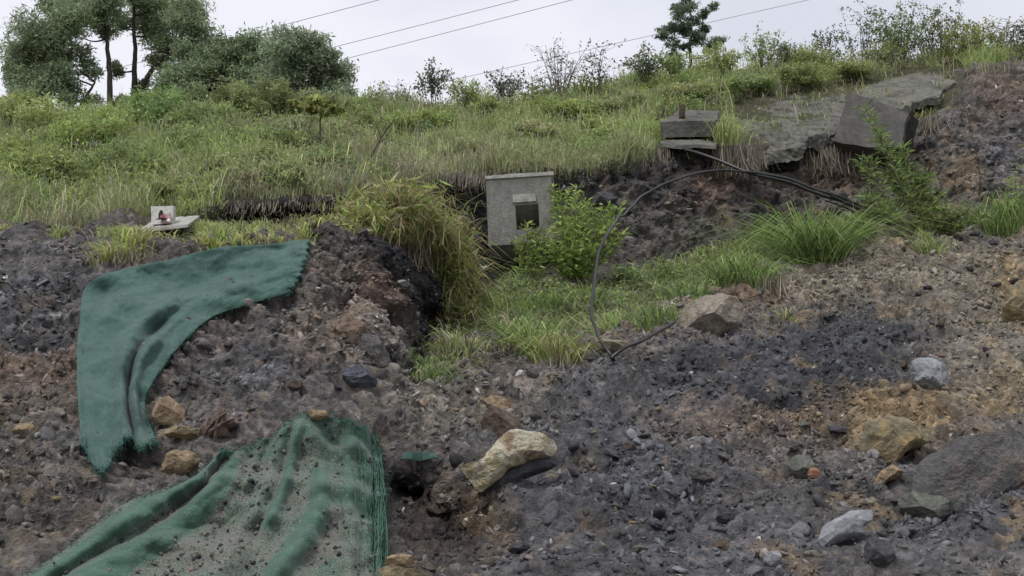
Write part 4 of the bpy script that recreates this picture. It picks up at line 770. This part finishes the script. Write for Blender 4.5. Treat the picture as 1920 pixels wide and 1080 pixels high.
tree('tree', 'tall open tree with a straight trunk, just right of the leftmost tree', (248, 232), 30,
     [[(246, 240, 0), (249, 150, 0), (250, 60, 0), (246, -80, 0)], [(248, 180, 0), (285, 130, 0), (330, 80, 0)]],
     [(270, 20, 34, 26), (320, 15, 40, 30), (350, 50, 36, 28), (300, 60, 30, 20), (345, 95, 34, 24), (300, 115, 28, 20), (370, 20, 20, 24), (250, -10, 50, 26), (320, -30, 60, 26), (225, 45, 22, 18), (330, 130, 26, 18), (225, 200, 24, 18), (270, 160, 16, 12), (215, 130, 16, 14), (290, 45, 60, 40), (290, 0, 70, 34), (350, 20, 40, 34), (350, 85, 40, 30), (310, 90, 40, 26), (355, 130, 40, 26), (370, 60, 24, 26), (320, 150, 34, 20)], DT, .16, .035, .75, tw=.11)
tree('tree', 'dense dark green round tree right of the tall open trees', (440, 235), 28,
     [[(440, 240, 0), (440, 150, 0), (435, 90, 0)]],
     [(420, 85, 40, 28), (460, 78, 40, 26), (385, 115, 34, 26), (345, 145, 34, 26), (440, 120, 50, 30), (400, 160, 50, 32), (350, 180, 36, 24), (470, 150, 50, 36), (500, 110, 36, 28), (320, 170, 26, 20), (430, 195, 60, 26), (400, 95, 60, 34), (450, 90, 60, 32), (500, 85, 40, 26), (380, 140, 60, 34), (460, 150, 60, 36), (350, 200, 60, 26)], DT+[(.1, .15, .06)], .15, .04, 1.1, tw=.12)
tree('tree', 'rounded grey-green tree whose crown ends where open sky begins', (590, 230), 27,
     [[(590, 240, 0), (590, 150, 0), (585, 90, 0)]],
     [(540, 82, 36, 24), (580, 75, 38, 22), (610, 95, 34, 26), (555, 115, 44, 28), (600, 130, 44, 30), (635, 140, 28, 28), (645, 170, 26, 22), (570, 165, 50, 28), (620, 175, 44, 24), (520, 140, 40, 30), (520, 180, 44, 26), (590, 200, 60, 20), (545, 100, 60, 34), (590, 100, 60, 34), (625, 150, 44, 36), (530, 160, 60, 36), (655, 190, 30, 26)], [(.30, .37, .24), (.37, .43, .28), (.24, .30, .20)], .14, .04, 1.1, tw=.12)
tree('tree', 'small round-crowned tree standing alone on the ridge right of centre', (1292, 125), 27,
     [[(1292, 130, 0), (1293, 80, 0), (1290, 30, 0), (1288, -20, 0)]],
     [(1240, 66, 18, 9), (1262, 78, 18, 9), (1258, 48, 15, 9), (1275, 30, 16, 12), (1300, 40, 18, 12), (1318, 25, 16, 10), (1338, 12, 12, 9), (1265, 12, 14, 9), (1290, 8, 18, 12), (1320, 55, 16, 9), (1345, 78, 16, 10), (1330, 95, 16, 8), (1300, 75, 16, 9), (1282, 60, 14, 8), (1290, -18, 20, 12), (1265, 100, 12, 6), (1290, 22, 30, 16), (1285, 48, 26, 12), (1310, 68, 24, 10), (1250, 58, 20, 9), (1330, 85, 22, 10), (1275, 85, 20, 9)], [(.17, .23, .16), (.22, .28, .18)], .12, .03, .95, tw=.05, sub=5, branchw=.014)
def bush(u, v, wpx, hpx, cols, label, group=None, name='bush', leafL=.10, leafW=.03, dens=1., n=9, Y=None, sub=4, cat='bush', up=.3, tw=.025):
    g, _ = hit(u, v); Yt = Y or g.y; cl = []; tr = []
    for k in range(n):
        a = (k+.5)/n*2-1; cu_ = u+a*wpx*.34+rng.normal()*wpx*.05; cv = v-hpx*(.35+.4*rng.random()*(1-.5*abs(a))); cl.append((cu_, cv, wpx*.25*rng.uniform(.8, 1.25), hpx*.30*rng.uniform(.8, 1.25))); tr.append([(u+a*wpx*.1, v+4, 0), (u+a*wpx*.2, v-hpx*.2, 0), (cu_, cv, 0)])
    return tree(name, label, (u, v+3), Yt, tr, cl, cols, leafL, leafW, dens, cat, group, tw=tw, sub=sub, up=up, branchw=.01)
LB = [LG, BG, YG]; 
bush(30, 270, 130, 110, [YG, LG, OL], 'yellow-green bush at the far left edge under the tall trees', leafL=.12)
bush(150, 300, 170, 95, LB, 'bright green bush below the gap between the tall trees')
bush(60, 350, 150, 80, [LG, OL, YG], 'light green bush low at the left edge of the grass slope')
bush(300, 270, 120, 110, [(.20, .34, .13), MG, LG], 'deep green bush right of the straight trunk', leafL=.12)
bush(385, 270, 120, 100, [OL, LG, MG], 'olive green bush in front of the dense dark tree')
bush(470, 250, 130, 115, [(.25, .31, .13), OL, (.3, .33, .14)], 'dark olive bush below the dense dark tree')
bush(530, 305, 130, 70, [OL, (.2, .27, .12), LG], 'low olive bush beneath the grey-green tree')
bush(240, 345, 150, 80, [LG, MG, OL], 'medium green bush above the small square panel')
bush(420, 350, 120, 60, [OL, ST, LG], 'dull straw-green bush above the dark undercut')
bush(620, 330, 110, 60, [MG, OL, LG], 'dark green bush next to the thin sapling stem')
bush(640, 245, 90, 60, [OL, LG, (.2, .2, .09)], 'thin olive bush at the foot of the grey-green tree')
bush(15, 245, 110, 80, [YG, LG, (.42, .40, .14)], 'yellowish bush on the skyline at the left edge', leafL=.12)
bush(285, 240, 120, 75, [(.14, .25, .10), MG, LG], 'deep green bush on the skyline behind the deep green bush', leafL=.12)
bush(350, 245, 110, 85, [OL, MG], 'olive bush on the skyline between the straight trunk and the dense dark tree')
bush(480, 235, 120, 90, [OL, (.28, .32, .13), MG], 'olive bush at the foot of the dense dark tree')
bush(570, 240, 130, 75, [OL, (.3, .33, .19)], 'grey-olive bush at the foot of the grey-green tree')
bush(665, 225, 80, 50, [OL, LG], 'small olive bush where the crown meets the open sky')
bush(180, 265, 130, 60, [LG, BG], 'light green bush under the gap between trunks')
bush(100, 255, 110, 45, [LG, OL, YG], 'low bush in front of the sky gap at the left')
bush(520, 355, 120, 55, [OL, ST, LG], 'dull olive bush above the left undercut')
bush(345, 375, 130, 40, [OL, ST, LG], 'dry brown-green bush right above the small square panel')
for (u, v, w_, h_, c_, l_) in [(700, 290, 110, 45, [OL, MG, LG], 'low green scrub bush right of the dead branch'), (790, 250, 120, 45, [LG, BG, YG], 'light green scrub bush on the slope below the spiked shrub'),
    (880, 300, 110, 40, [ST, OL, LG], 'dry straw-green scrub bush up the slope left of the box'), (990, 270, 120, 42, [ST, OL, YG], 'dry straw-green scrub bush straight above the box'), (1060, 225, 130, 45, [LG, BG, YG], 'light green scrub bush between the box and the bare shrub'),
    (1130, 260, 110, 40, [LG, YG, OL], 'yellow-green scrub bush right of the dry bush'), (1170, 215, 110, 42, [ST, OL, LG], 'dull straw-coloured scrub bush below the low dark green shrub'), (930, 225, 120, 40, [OL, LG], 'olive scrub bush below the dark low skyline shrub'),
    (1290, 190, 120, 42, [LG, YG, ST], 'yellowish scrub bush behind the pipe stub'), (1400, 180, 120, 50, [OL, LG, MG], 'olive scrub bush above the left end of the wide slab'), (1500, 165, 120, 45, [LG, OL], 'green scrub bush above the middle of the wide slab'), (1600, 150, 100, 40, [OL, YG], 'olive scrub bush above the tipped slab')]:
    bush(u, v, w_, h_, c_, l_, leafL=.09, dens=.8)
fringe_spots = [(450, 388), (500, 384), (550, 380), (600, 378)]
# thin sapling with a leafy head
g, _ = hit(594, 322)
tree('sapling', 'thin pale-stemmed sapling with a flat yellow-green head of leaves', (594, 322), g.y, [[(594, 325, 0), (596, 270, 0), (592, 225, 0), (590, 200, 0)]], [(560, 198, 18, 10), (585, 190, 20, 12), (610, 192, 20, 10), (630, 205, 14, 9), (595, 208, 20, 8)], [(.34, .39, .13), (.26, .31, .10), (.42, .42, .17)], .15, .05, 1.1, 'sapling', tw=.022, sub=4, branchw=.01)
# shrubs on the skyline
def sprig(u, v, wpx, hpx, label, cols, n=8, leaf=True, Y=None, name='shrub', dens=1., leafL=.09, leafW=.04, group=None, spread=1., lowleaf=.25):
    g, _ = hit(u, v); Yt = Y or g.y; px = Yt/FP; root = empty(name, g, label, 'shrub', group); tr = []; pts = []; 
    base = np.array(g)
    for k in range(n):
        a = ((k+.5)/n*2-1); t = base+np.array([(a*wpx/2+rng.normal()*3)*px*spread, rng.normal()*wpx*px*.25, hpx*px*rng.uniform(.65, 1.05)*(1-.25*a*a)])
        s_ = spline([base+[a*wpx*px*.1, 0, -.05], base*.5+t*.5+rng.normal(size=3)*[.05, .05, 0], t], 14); tr.append(tube(s_, np.linspace(.012, .003, 14), 4))
        for q in range(5):
            i = rng.integers(4, 13); e = s_[i]+np.array([rng.normal()*.18, rng.normal()*.18, rng.uniform(.05, .22)])*(hpx*px/1.0)**.5; tr.append(tube(spline([s_[i], (s_[i]+e)/2+[0, 0, .01], e], 6), np.linspace(.006, .002, 6), 3))
            if leaf: m_ = int(7*dens); pts.append(e+rng.normal(size=(m_, 3))*.055)
        if leaf:
            m_ = int(26*dens); i = rng.integers(int(14*lowleaf), 14, m_); pts.append(s_[i]+rng.normal(size=(m_, 3))*.05)
    put('stems', tr, M_TWIG, root)
    if leaf: pts = np.concatenate(pts); m_ = len(pts); put('foliage', [leaves(pts, leafL*rng.uniform(.6, 1.3, m_), leafW*rng.uniform(.6, 1.2, m_), pal(m_, cols, None, .25), up=.4)], M_LEAF, root)
    return root
GG = [(.14, .17, .12), (.19, .22, .14), (.12, .13, .10)]
sprig(810, 200, 62, 88, 'upright dark-leaved shrub of four spikes on the ridge left of centre', GG, 5, dens=2.2, lowleaf=.4, leafW=.05)
sprig(745, 210, 60, 62, 'wispy bare shrub at the left end of the open skyline', GG, 7, dens=.3)
sprig(870, 200, 60, 55, 'light green feathery shrub between the spiked shrub and the dark low shrub', [LG, OL], 8, dens=1.5)
sprig(950, 190, 80, 58, 'dark low shrub on the skyline above the concrete box', GG, 9, dens=1.3)
sprig(1050, 180, 110, 115, 'wide grey nearly bare shrub on the skyline', [(.13, .13, .11), (.17, .16, .13)], 16, dens=.45, leafW=.03)
sprig(1120, 172, 60, 90, 'tall thin shrub with a few dark leaves beside the bare shrub', GG, 6, dens=.9)
sprig(1210, 150, 70, 55, 'low dark green shrub left of the lone small tree', GG+[MG], 9, dens=1.6)
sprig(1260, 135, 60, 40, 'green shrub at the foot of the lone small tree', [MG, LG], 8, dens=1.6)
sprig(1360, 135, 70, 50, 'pale green shrub just right of the lone small tree', [LG, OL, YG], 9, dens=1.4)
sprig(1430, 135, 85, 80, 'olive shrub on the ridge above the wide broken slab', [OL, LG], 10, dens=1.5)
sprig(1478, 135, 50, 70, 'narrow grey-green shrub on the ridge', GG+[OL], 7, dens=1.3)
sprig(1560, 130, 55, 95, 'sparse dark shrub standing alone left of the ridge thicket', GG, 6, dens=1.2)
sprig(1620, 130, 95, 145, 'tall sparse shrub with drooping dark leaves in the ridge thicket', GG, 8, dens=1.0)
sprig(1690, 125, 120, 135, 'dense green shrub in the middle of the ridge thicket', [OL, MG, (.1, .14, .06)], 16, dens=2.4)
sprig(1760, 118, 95, 118, 'grey-green shrub right of the dense shrub', [OL, (.13, .16, .08)], 12, dens=2)
sprig(1820, 115, 95, 95, 'yellow-green shrub near the right end of the ridge', [YG, LG, OL, (.3, .25, .08)], 12, dens=2)
sprig(1870, 108, 95, 85, 'feathery olive shrub at the right end of the ridge', [OL, ST], 12, dens=1.2)
sprig(1925, 105, 60, 62, 'dark shrub cut by the right edge of the picture', GG, 8, dens=1.3)
sprig(1655, 135, 80, 60, 'low olive shrub under the dense ridge shrub', [OL, LG], 10, dens=1.8)
sprig(1100, 190, 90, 50, 'soft olive shrub under the bare shrub', [OL, LG], 10, dens=1.6)
sprig(1330, 140, 90, 42, 'low yellow-green shrub on the ridge right of the lone tree', [LG, YG], 10, dens=1.6)
sprig(1520, 135, 90, 45, 'low light green shrub on the ridge above the slabs', [LG, OL, YG], 10, dens=1.8)
sprig(700, 215, 70, 45, 'low olive shrub where the crown of the grey-green tree ends', [OL, LG], 9, dens=1.5)
sprig(1000, 195, 90, 42, 'low green shrub on the skyline above the box', [OL, LG, MG], 10, dens=1.6)
for (u, v, w_, h_, c_, l_) in [(40, 330, 90, 75, [YG, LG], 'upright yellow-green shrub near the left edge of the grass slope'), (115, 360, 90, 65, [LG, OL], 'loose light shrub left of the middle of the left slope'),
    (210, 290, 100, 85, [LG, BG, YG], 'tall bright shrub below the straight trunk'), (260, 350, 80, 60, [OL, MG], 'loose olive shrub above and left of the small square panel'),
    (340, 310, 100, 75, [MG, OL, LG], 'upright medium green shrub on the left slope'), (430, 300, 100, 80, [OL, (.25, .31, .13)], 'upright olive shrub below the dense dark tree'),
    (500, 340, 90, 60, [LG, OL], 'loose light green shrub above the left undercut'), (560, 290, 90, 85, [OL, MG, ST], 'upright dull green shrub beside the thin sapling'),
    (640, 290, 80, 70, [OL, ST, LG], 'straw-tinged shrub right of the thin sapling'), (690, 260, 80, 60, [OL, LG], 'loose green shrub left of the dead branch tip'),
    (1185, 560, 70, 50, [OL, MG], 'low olive weed plant inside the cable arch'), (1262, 545, 80, 50, [MG, OL, LG], 'loose green weed plant at the foot of the scarp under the arch'), (1330, 510, 70, 40, [OL, LG], 'small olive weed plant left of the wide fresh tuft')]:
    sprig(u, v, w_, h_, l_, c_, 9, dens=2.6, leafL=.10, leafW=.034, lowleaf=.15)
# leafy bush beside the concrete box
def leafy(name, label, stems, cols, L=.12, W=.032, per=70, r=.085, cat='bush', tw=.014, tipup=.6, root_px=None):
    b = stems[0][0]; root = empty(name, P(*b), label, cat); tr = []; lv = []
    for s_ in stems:
        q = spline([P(*a) for a in s_], 24); tr.append(tube(q, np.linspace(tw, tw*.3, 24), 5)); n = per
        i = rng.integers(6, 24, n); d = rng.normal(size=(n, 3)); d[:, 2] = np.abs(d[:, 2])*tipup; d /= np.linalg.norm(d, axis=1, keepdims=True)
        c_ = q[i]+d*r*rng.uniform(.3, 1.6, n)[:, None]; lv.append(leaves(c_, L*rng.uniform(.6, 1.2, n), W*rng.uniform(.7, 1.2, n), pal(n, cols, None, .2), dirs=d*1.6))
    put('stems', tr, M_TWIG, root); put('foliage', lv, M_LEAF, root); return root
BL = [(.36, .48, .13), (.45, .55, .19), (.26, .36, .11), (.16, .22, .08)]
Yb = 16.7; st = []
for (a, b, y0) in [(1075, 365, .1), (1055, 375, .2), (1095, 385, 0), (1110, 400, .1), (1135, 395, .1), (1040, 362, .3), (1060, 420, -.2), (1090, 430, -.3), (1120, 440, -.1), (1140, 425, 0), (1150, 450, 0), (1020, 445, 0), (1080, 400, -.2), (1045, 470, -.2), (1105, 470, -.3), (1075, 480, -.3), (1130, 480, 0), (1150, 400, .2)]:
    a2 = 1075+(a-1075)*1.12; b2 = b-8; st.append([(1075, 535, Yb), ((1075+a2)/2, (535+b2)/2+6, Yb+y0*.5), (a2+rng.normal()*3, b2, Yb+y0)])
leafy('bush', 'bright green leafy bush growing against the right side of the concrete box', st, BL, .14, .036, 200, .11)
leafy('bush', 'small bright green sprig in front of the box opening', [[(992, 535, 16.6), (990, 480, 16.6), (988, 420, 16.6)], [(992, 535, 16.6), (1000, 490, 16.6), (1006, 445, 16.6)], [(992, 535, 16.6), (980, 490, 16.6), (972, 452, 16.6)], [(992, 535, 16.6), (1010, 500, 16.6), (1025, 470, 16.6)]], BL, .12, .032, 130, .09)
YR = 18.4; OY = [(.21, .30, .10), (.31, .38, .13), (.15, .22, .08)]
leafy('sapling', 'leafy green sapling in front of the tipped grey slab', [[(1712, 440, YR), (1690, 350, YR-.2), (1650, 260, YR-.3), (1622, 203, YR-.4)], [(1712, 440, YR), (1700, 380, YR), (1668, 300, YR-.1), (1640, 250, YR-.1)], [(1712, 440, YR), (1716, 380, YR), (1700, 310, YR), (1690, 280, YR)], [(1712, 440, YR), (1730, 380, YR), (1738, 330, YR)],
      [(1712, 440, YR), (1672, 390, YR-.2), (1640, 340, YR-.2), (1622, 300, YR-.2)], [(1712, 440, YR), (1660, 400, YR-.3), (1622, 370, YR-.3)], [(1712, 440, YR), (1735, 400, YR), (1762, 365, YR)], [(1712, 440, YR), (1690, 360, YR), (1665, 330, YR)], [(1712, 440, YR), (1725, 360, YR), (1718, 330, YR)]], OY, .17, .038, 190, .13, 'sapling', .02)
leafy('bush', 'low leafy bush at the foot of the sapling', [[(1770, 455, YR+.2), (1770+a*.5, 440-b*.6, YR), (1770+a, 440-b, YR-.1)] for a, b in [(-60, 20), (-40, 45), (-20, 30), (0, 50), (20, 35), (45, 45), (60, 22), (80, 35), (-75, 10), (30, 15)]], OY+[OL], .14, .034, 120, .11)
leafy('bush', 'small leafy plant at the right edge above the crest', [[(1905, 470, 18.9), (1895+a*.5, 400, 18.9), (1895+a, 320+b, 18.9)] for a, b in [(-10, 20), (10, 0), (20, 30), (-20, 60), (25, -60), (5, 60)]], [LG, BG, OL], .13, .03, 50, .1)
# bare twigs
def twig(pts, label, r=.012, name='dead_branch'):
    s_ = spline([P(*q) for q in pts], 24); tr = [tube(s_, np.linspace(r, r*.35, 24), 5)]
    for k in range(5):
        i = rng.integers(8, 22); e = s_[i]+np.array([rng.normal()*.15, rng.normal()*.1, rng.uniform(.05, .3)]); tr.append(tube(spline([s_[i], (s_[i]+e)/2+[.01, 0, 0], e], 7), np.linspace(r*.4, .002, 7), 4))
    return tag(put(name, tr, M_BARK), label, 'dead branch')
twig([(645, 350, 17.0), (690, 300, 17.3), (715, 258, 17.5), (738, 226, 17.6)], 'thin dead branch leaning right in the grass left of centre', .025)
twig([(1782, 420, 19.2), (1765, 350, 19.3), (1745, 300, 19.4), (1730, 240, 19.5)], 'thin bare stem rising right of the leafy sapling')
twig([(1842, 360, 20.4), (1830, 290, 20.5), (1815, 220, 20.6), (1800, 180, 20.7)], 'thin bare stem against the right-hand scarp', .01)
twig([(1885, 250, 21), (1865, 210, 21), (1850, 180, 21), (1832, 150, 21)], 'thin bare twig high on the right-hand scarp', .009)
twig([(438, 470, 13.3), (448, 440, 13.3), (456, 400, 13.3), (458, 385, 13.3)], 'pale twig standing in front of the dark undercut', .009)
# grass tufts that stand out one by one
def tuft(u, v, wpx, hpx, n, cols, label, droop=.5, lean=.75, wts=None, Y=None, bw=.018, name='grass_tuft', hang=0, group=None, mat=None, bias=0):
    g, _ = hit(u, v); g = np.array(g) if Y is None else P(u, v, Y); px = g[1]/FP; wm = wpx*px; hm = hpx*px
    r = np.stack([rng.normal(size=n)*wm*.2, rng.normal(size=n)*wm*.14, np.zeros(n)], -1)
    pr = np.array([tuple(down(g[0]+a, g[1]+b)) if Y is None else (g[0]+a, g[1]+b, g[2]) for a, b, _ in r]); pr[:, 2] = np.where(np.abs(pr[:, 2]-g[2]) > .3, g[2], pr[:, 2])
    L = rng.normal(size=(n, 2))*lean*.6+(r[:, :2]/(wm*.3))*lean*.55; L[:, 0] += bias; h = hm*rng.uniform(.5, 1.15, n)
    if hang: V, F, c = blades(pr, h, bw*rng.uniform(.5, 1.1, n), L*.5, np.zeros(n), pal(n, cols, wts, .25)); V[:, 2] = g[2]-(V[:, 2]-g[2])*hang+.04; V[:, 1] -= .06*rng.random()
    else: V, F, c = blades(pr-[0, 0, .03], h, bw*rng.uniform(.6, 1.2, n), L, np.clip(rng.normal(size=n)*.25+droop, 0, 1.3), pal(n, cols, wts))
    c = c*np.repeat(rng.uniform(.6, 1.25, n), 8)[:, None]; o = npmesh(name, V, F, mat or M_GRASS, c); return tag(o, label, 'grass tuft' if not hang else 'dead grass', group)
FG = [(.26, .38, .12), (.35, .45, .17), (.20, .30, .09), (.14, .20, .07)]; YL = [(.42, .46, .15), (.34, .42, .12), (.48, .44, .25)]
tuft(1530, 478, 120, 105, 900, FG, 'biggest bright green grass tuft, arching under the cable bundle', .75, 1.45, bw=.022, bias=-.2)
tuft(1600, 440, 70, 60, 260, FG, 'bright grass tuft where the cables enter the soil')
tuft(1385, 530, 120, 62, 520, FG, 'wide fresh green tuft left of the biggest tuft', .7, 1.)
tuft(1300, 560, 80, 40, 230, FG+[MG], 'green tuft behind the buff boulder')
tuft(1230, 600, 90, 40, 240, FG+[MG, OL], 'green tuft inside the cable arch')
tuft(1180, 560, 80, 45, 220, [MG, OL, LG], 'dull green tuft in the middle of the cable arch')
tuft(960, 600, 80, 55, 350, FG, 'fresh green tuft in the gully below the concrete box', .5, .7)
tuft(905, 612, 70, 50, 260, FG+[YG], 'yellowish green tuft at the right foot of the reed clump')
tuft(1030, 590, 90, 55, 350, FG, 'fresh green tuft under the leafy bush', .5, .7)
tuft(1100, 580, 80, 55, 300, FG+[MG], 'green tuft at the left leg of the cable arch')
tuft(1000, 668, 90, 70, 350, FG+[YG], 'green tuft over the front edge of the gully', .6, .9)
tuft(1045, 680, 70, 75, 250, YL+[ST], 'yellow tuft growing from a brown root mat on the crest', .6, .8)
tuft(795, 712, 110, 42, 260, FG+[ST], 'small tuft at the foot of the dark cut', .8, 1.2)
tuft(860, 660, 120, 50, 350, [OL, LG, ST], 'olive tuft right of the dark cut')
tuft(985, 545, 40, 70, 60, FG, 'small spiky tuft in front of the hollow under the box', .5, .9)
tuft(225, 470, 105, 42, 480, YL, 'yellow-green tuft on the shelf below the small square panel', .5, .8)
tuft(395, 466, 60, 28, 200, YL, 'yellow-green tuft just right of the dark block', .5, .8)
tuft(455, 461, 90, 24, 240, YL, 'yellow-green tuft above the middle of the green mat', .5, .8)
tuft(520, 459, 80, 26, 150, YL, 'tall spiky tuft near the right end of the green mat', .4, .6)
tuft(575, 453, 50, 36, 90, YL, 'pale spiky tuft at the right corner of the green mat', .4, .7)
tuft(405, 452, 40, 36, 70, BL, 'small leafy green tuft in front of the dark undercut', .4, .8)
tuft(1885, 440, 90, 85, 380, FG, 'bright green tuft above the crest at the right edge', .6, .8)
tuft(1740, 460, 70, 40, 160, [OL, LG], 'low olive tuft on the crest under the sapling')
tuft(1475, 600, 30, 28, 40, YL, 'tiny pale tuft on the rubble below the root fringe')
tuft(1360, 275, 60, 60, 260, [LG, OL, YG], 'green tuft between the pipe block and the wide slab', .5, .6)
tuft(1210, 262, 120, 50, 400, [LG, BG, YG], 'light green tuft left of the pipe block', .6, .8)
tuft(1640, 190, 140, 30, 300, [OL, YG, ST], 'grass strip between the tipped slab and the highest slab', .6, .8)
tuft(1700, 215, 120, 22, 260, [OL, YG, ST], 'sparse grass draped over the top of the tipped slab', .8, 1.1)
# reed clump on the right shoulder of the mound
RC = [(.38, .42, .14), (.30, .36, .11), (.46, .41, .24), (.36, .28, .18), (.24, .3, .1)]
root = empty('reed_clump', P(740, 470, 13.4), 'large shaggy yellow-green reed clump with dry brown stems above the dark cut', 'reed clump')
lv = []; stm = []
for (u, v, n, hp, wp, Yc) in [(630, 452, 140, 40, 80, 13.4), (685, 448, 170, 75, 80, 13.8), (740, 432, 240, 95, 80, 14.4), (785, 450, 220, 85, 70, 15.0), (825, 490, 230, 80, 60, 15.4), (850, 530, 220, 75, 55, 15.6), (862, 575, 200, 70, 55, 15.6), (868, 618, 150, 60, 60, 15.4), (690, 418, 130, 60, 110, 14.6), (765, 400, 170, 62, 110, 15.4), (850, 460, 130, 60, 60, 15.8)]:
    g = P(u, v, Yc); px = Yc/FP; r = rng.normal(size=(n, 3))*[wp*px*.28, wp*px*.2, .05]; h = hp*px*rng.uniform(.5, 1.15, n)
    L = rng.normal(size=(n, 2))*.55+[.2, -.05]; lv.append(blades(g+r-[0, 0, .1], h, rng.uniform(.012, .028, n), L, rng.uniform(.3, 1.25, n), pal(n, RC, [2, 2, 2, 4, 2], .35)*rng.uniform(.65, 1.1)))
    m_ = int(n*2.2); pts = g+rng.normal(size=(m_, 3))*[wp*px*.32, wp*px*.25, hp*px*.22]+[0, -.05, hp*px*.55]
    d = rng.normal(size=(m_, 3)); d[:, 2] -= .5; lv.append(leaves(pts, rng.uniform(.12, .32, m_), rng.uniform(.018, .042, m_), pal(m_, RC, [4, 3, 2, 2, 2], .3)*rng.uniform(.75, 1.15), dirs=d))
    for q in range(4): a = g+rng.normal(size=3)*[wp*px*.2, .1, 0]; stm.append(tube(spline([a, a+[rng.normal()*.1, -.05, hp*px*.6], a+[rng.normal()*.3, -.15, hp*px*1.1]], 10), np.linspace(.008, .004, 10), 4))
put('foliage', lv, M_GRASS, root); put('stems', stm, M_TWIG, root)
# dead grass and roots hanging from the lips
DC = [(.27, .235, .19), (.18, .155, .13), (.34, .30, .24)]
def fringe(u, v, wpx, hpx, n, label, cols=DC, Y=None):
    g = np.array(hit(u, v)[0]); Yc = Y or g[1]-.12; px = Yc/FP; c_ = P(u, v, Yc); r = rng.normal(size=(n, 3))*[wpx*px*.3, .1, .05]; pr = c_+r; h = hpx*px*rng.uniform(.4, 1.2, n)
    V, F, c = blades(pr*[1, 1, 0], h, rng.uniform(.006, .016, n), rng.normal(size=(n, 2))*.3, rng.uniform(0, .3, n), pal(n, cols, None, .3)*rng.uniform(.5, 1.15, (n, 1))); z0 = np.repeat(pr[:, 2], 8); V[:, 2] = z0-V[:, 2]
    return tag(npmesh('dead_grass', V, F, M_DRY, c), label, 'dead grass')
fringe(1385, 278, 80, 62, 700, 'brown dead grass hanging between the pipe block and the wide slab')
fringe(1550, 282, 110, 60, 800, 'brown roots hanging right of the shade-black block')
fringe(1200, 285, 90, 45, 600, 'straw fringe hanging left of the pipe block')
fringe(1100, 300, 110, 22, 450, 'short dead fringe over the scarp right of the concrete box')
fringe(860, 330, 120, 26, 400, 'short dead fringe over the scarp left of the concrete box')
fringe(1065, 575, 100, 80, 800, 'grey root mat hanging over the crest by the left leg of the cable', [(.07, .06, .055), (.14, .12, .10), (.24, .21, .18)])
fringe(940, 655, 160, 40, 500, 'brown root fringe along the gully edge in the centre', [(.08, .07, .06), (.17, .15, .12), (.26, .23, .17)])
fringe(1430, 528, 90, 58, 500, 'dry root fringe on the crest left of the biggest tuft')
fringe(1040, 685, 60, 40, 260, 'short brown roots under the yellow tuft')
fringe(1640, 425, 70, 60, 350, 'brown root bundle where the cables enter the soil', [(.2, .14, .12), (.26, .2, .18)])
fringe(740, 462, 110, 60, 500, 'dead brown stems hanging into the dark cut')
for (fu, fv), fl in zip(fringe_spots, ['sparse hanging roots at the left end of the undercut', 'sparse hanging roots left of the undercut middle', 'sparse hanging roots right of the undercut middle', 'sparse hanging roots at the right end of the undercut']): fringe(fu, fv, 55, 18, 70, fl)
fringe(1880, 128, 90, 28, 400, 'dead grass fringe at the top of the right-hand scarp')
fringe(1735, 225, 60, 50, 300, 'dead roots hanging right of the tipped slab')
fringe(800, 716, 80, 28, 260, 'short pale roots below the small tuft at the dark cut', [(.22, .2, .15)])
fringe(250, 478, 130, 30, 300, 'dead grass skirt of the yellow-green tuft under the panel')
# torn root stump on the mound
Yr = hitY(410, 815)
st_ = rmesh('root_stump', [(368, 826), (380, 802), (400, 786), (412, 766), (425, 770), (420, 786), (442, 782), (450, 796), (428, 806), (432, 820), (400, 824), (385, 832)], .09, Yr, m_stump, 77, 2, .09)
tag(st_, 'torn reddish brown root stump on the left slope above the net', 'root stump')
rt = []
for k in range(7):
    a = (380+rng.normal()*10, 818+rng.normal()*5); b = (422+rng.normal()*22, 780+rng.normal()*18)
    rt.append(spline([P(a[0], a[1], Yr-.06), P((a[0]+b[0])/2+rng.normal()*6, (a[1]+b[1])/2+rng.normal()*5, Yr-.10), P(b[0], b[1], Yr-.07)], 12))
for q in rt: ro = put('root', [tube(q, np.linspace(.018, .005, 12), 6)], m_stump, st_)
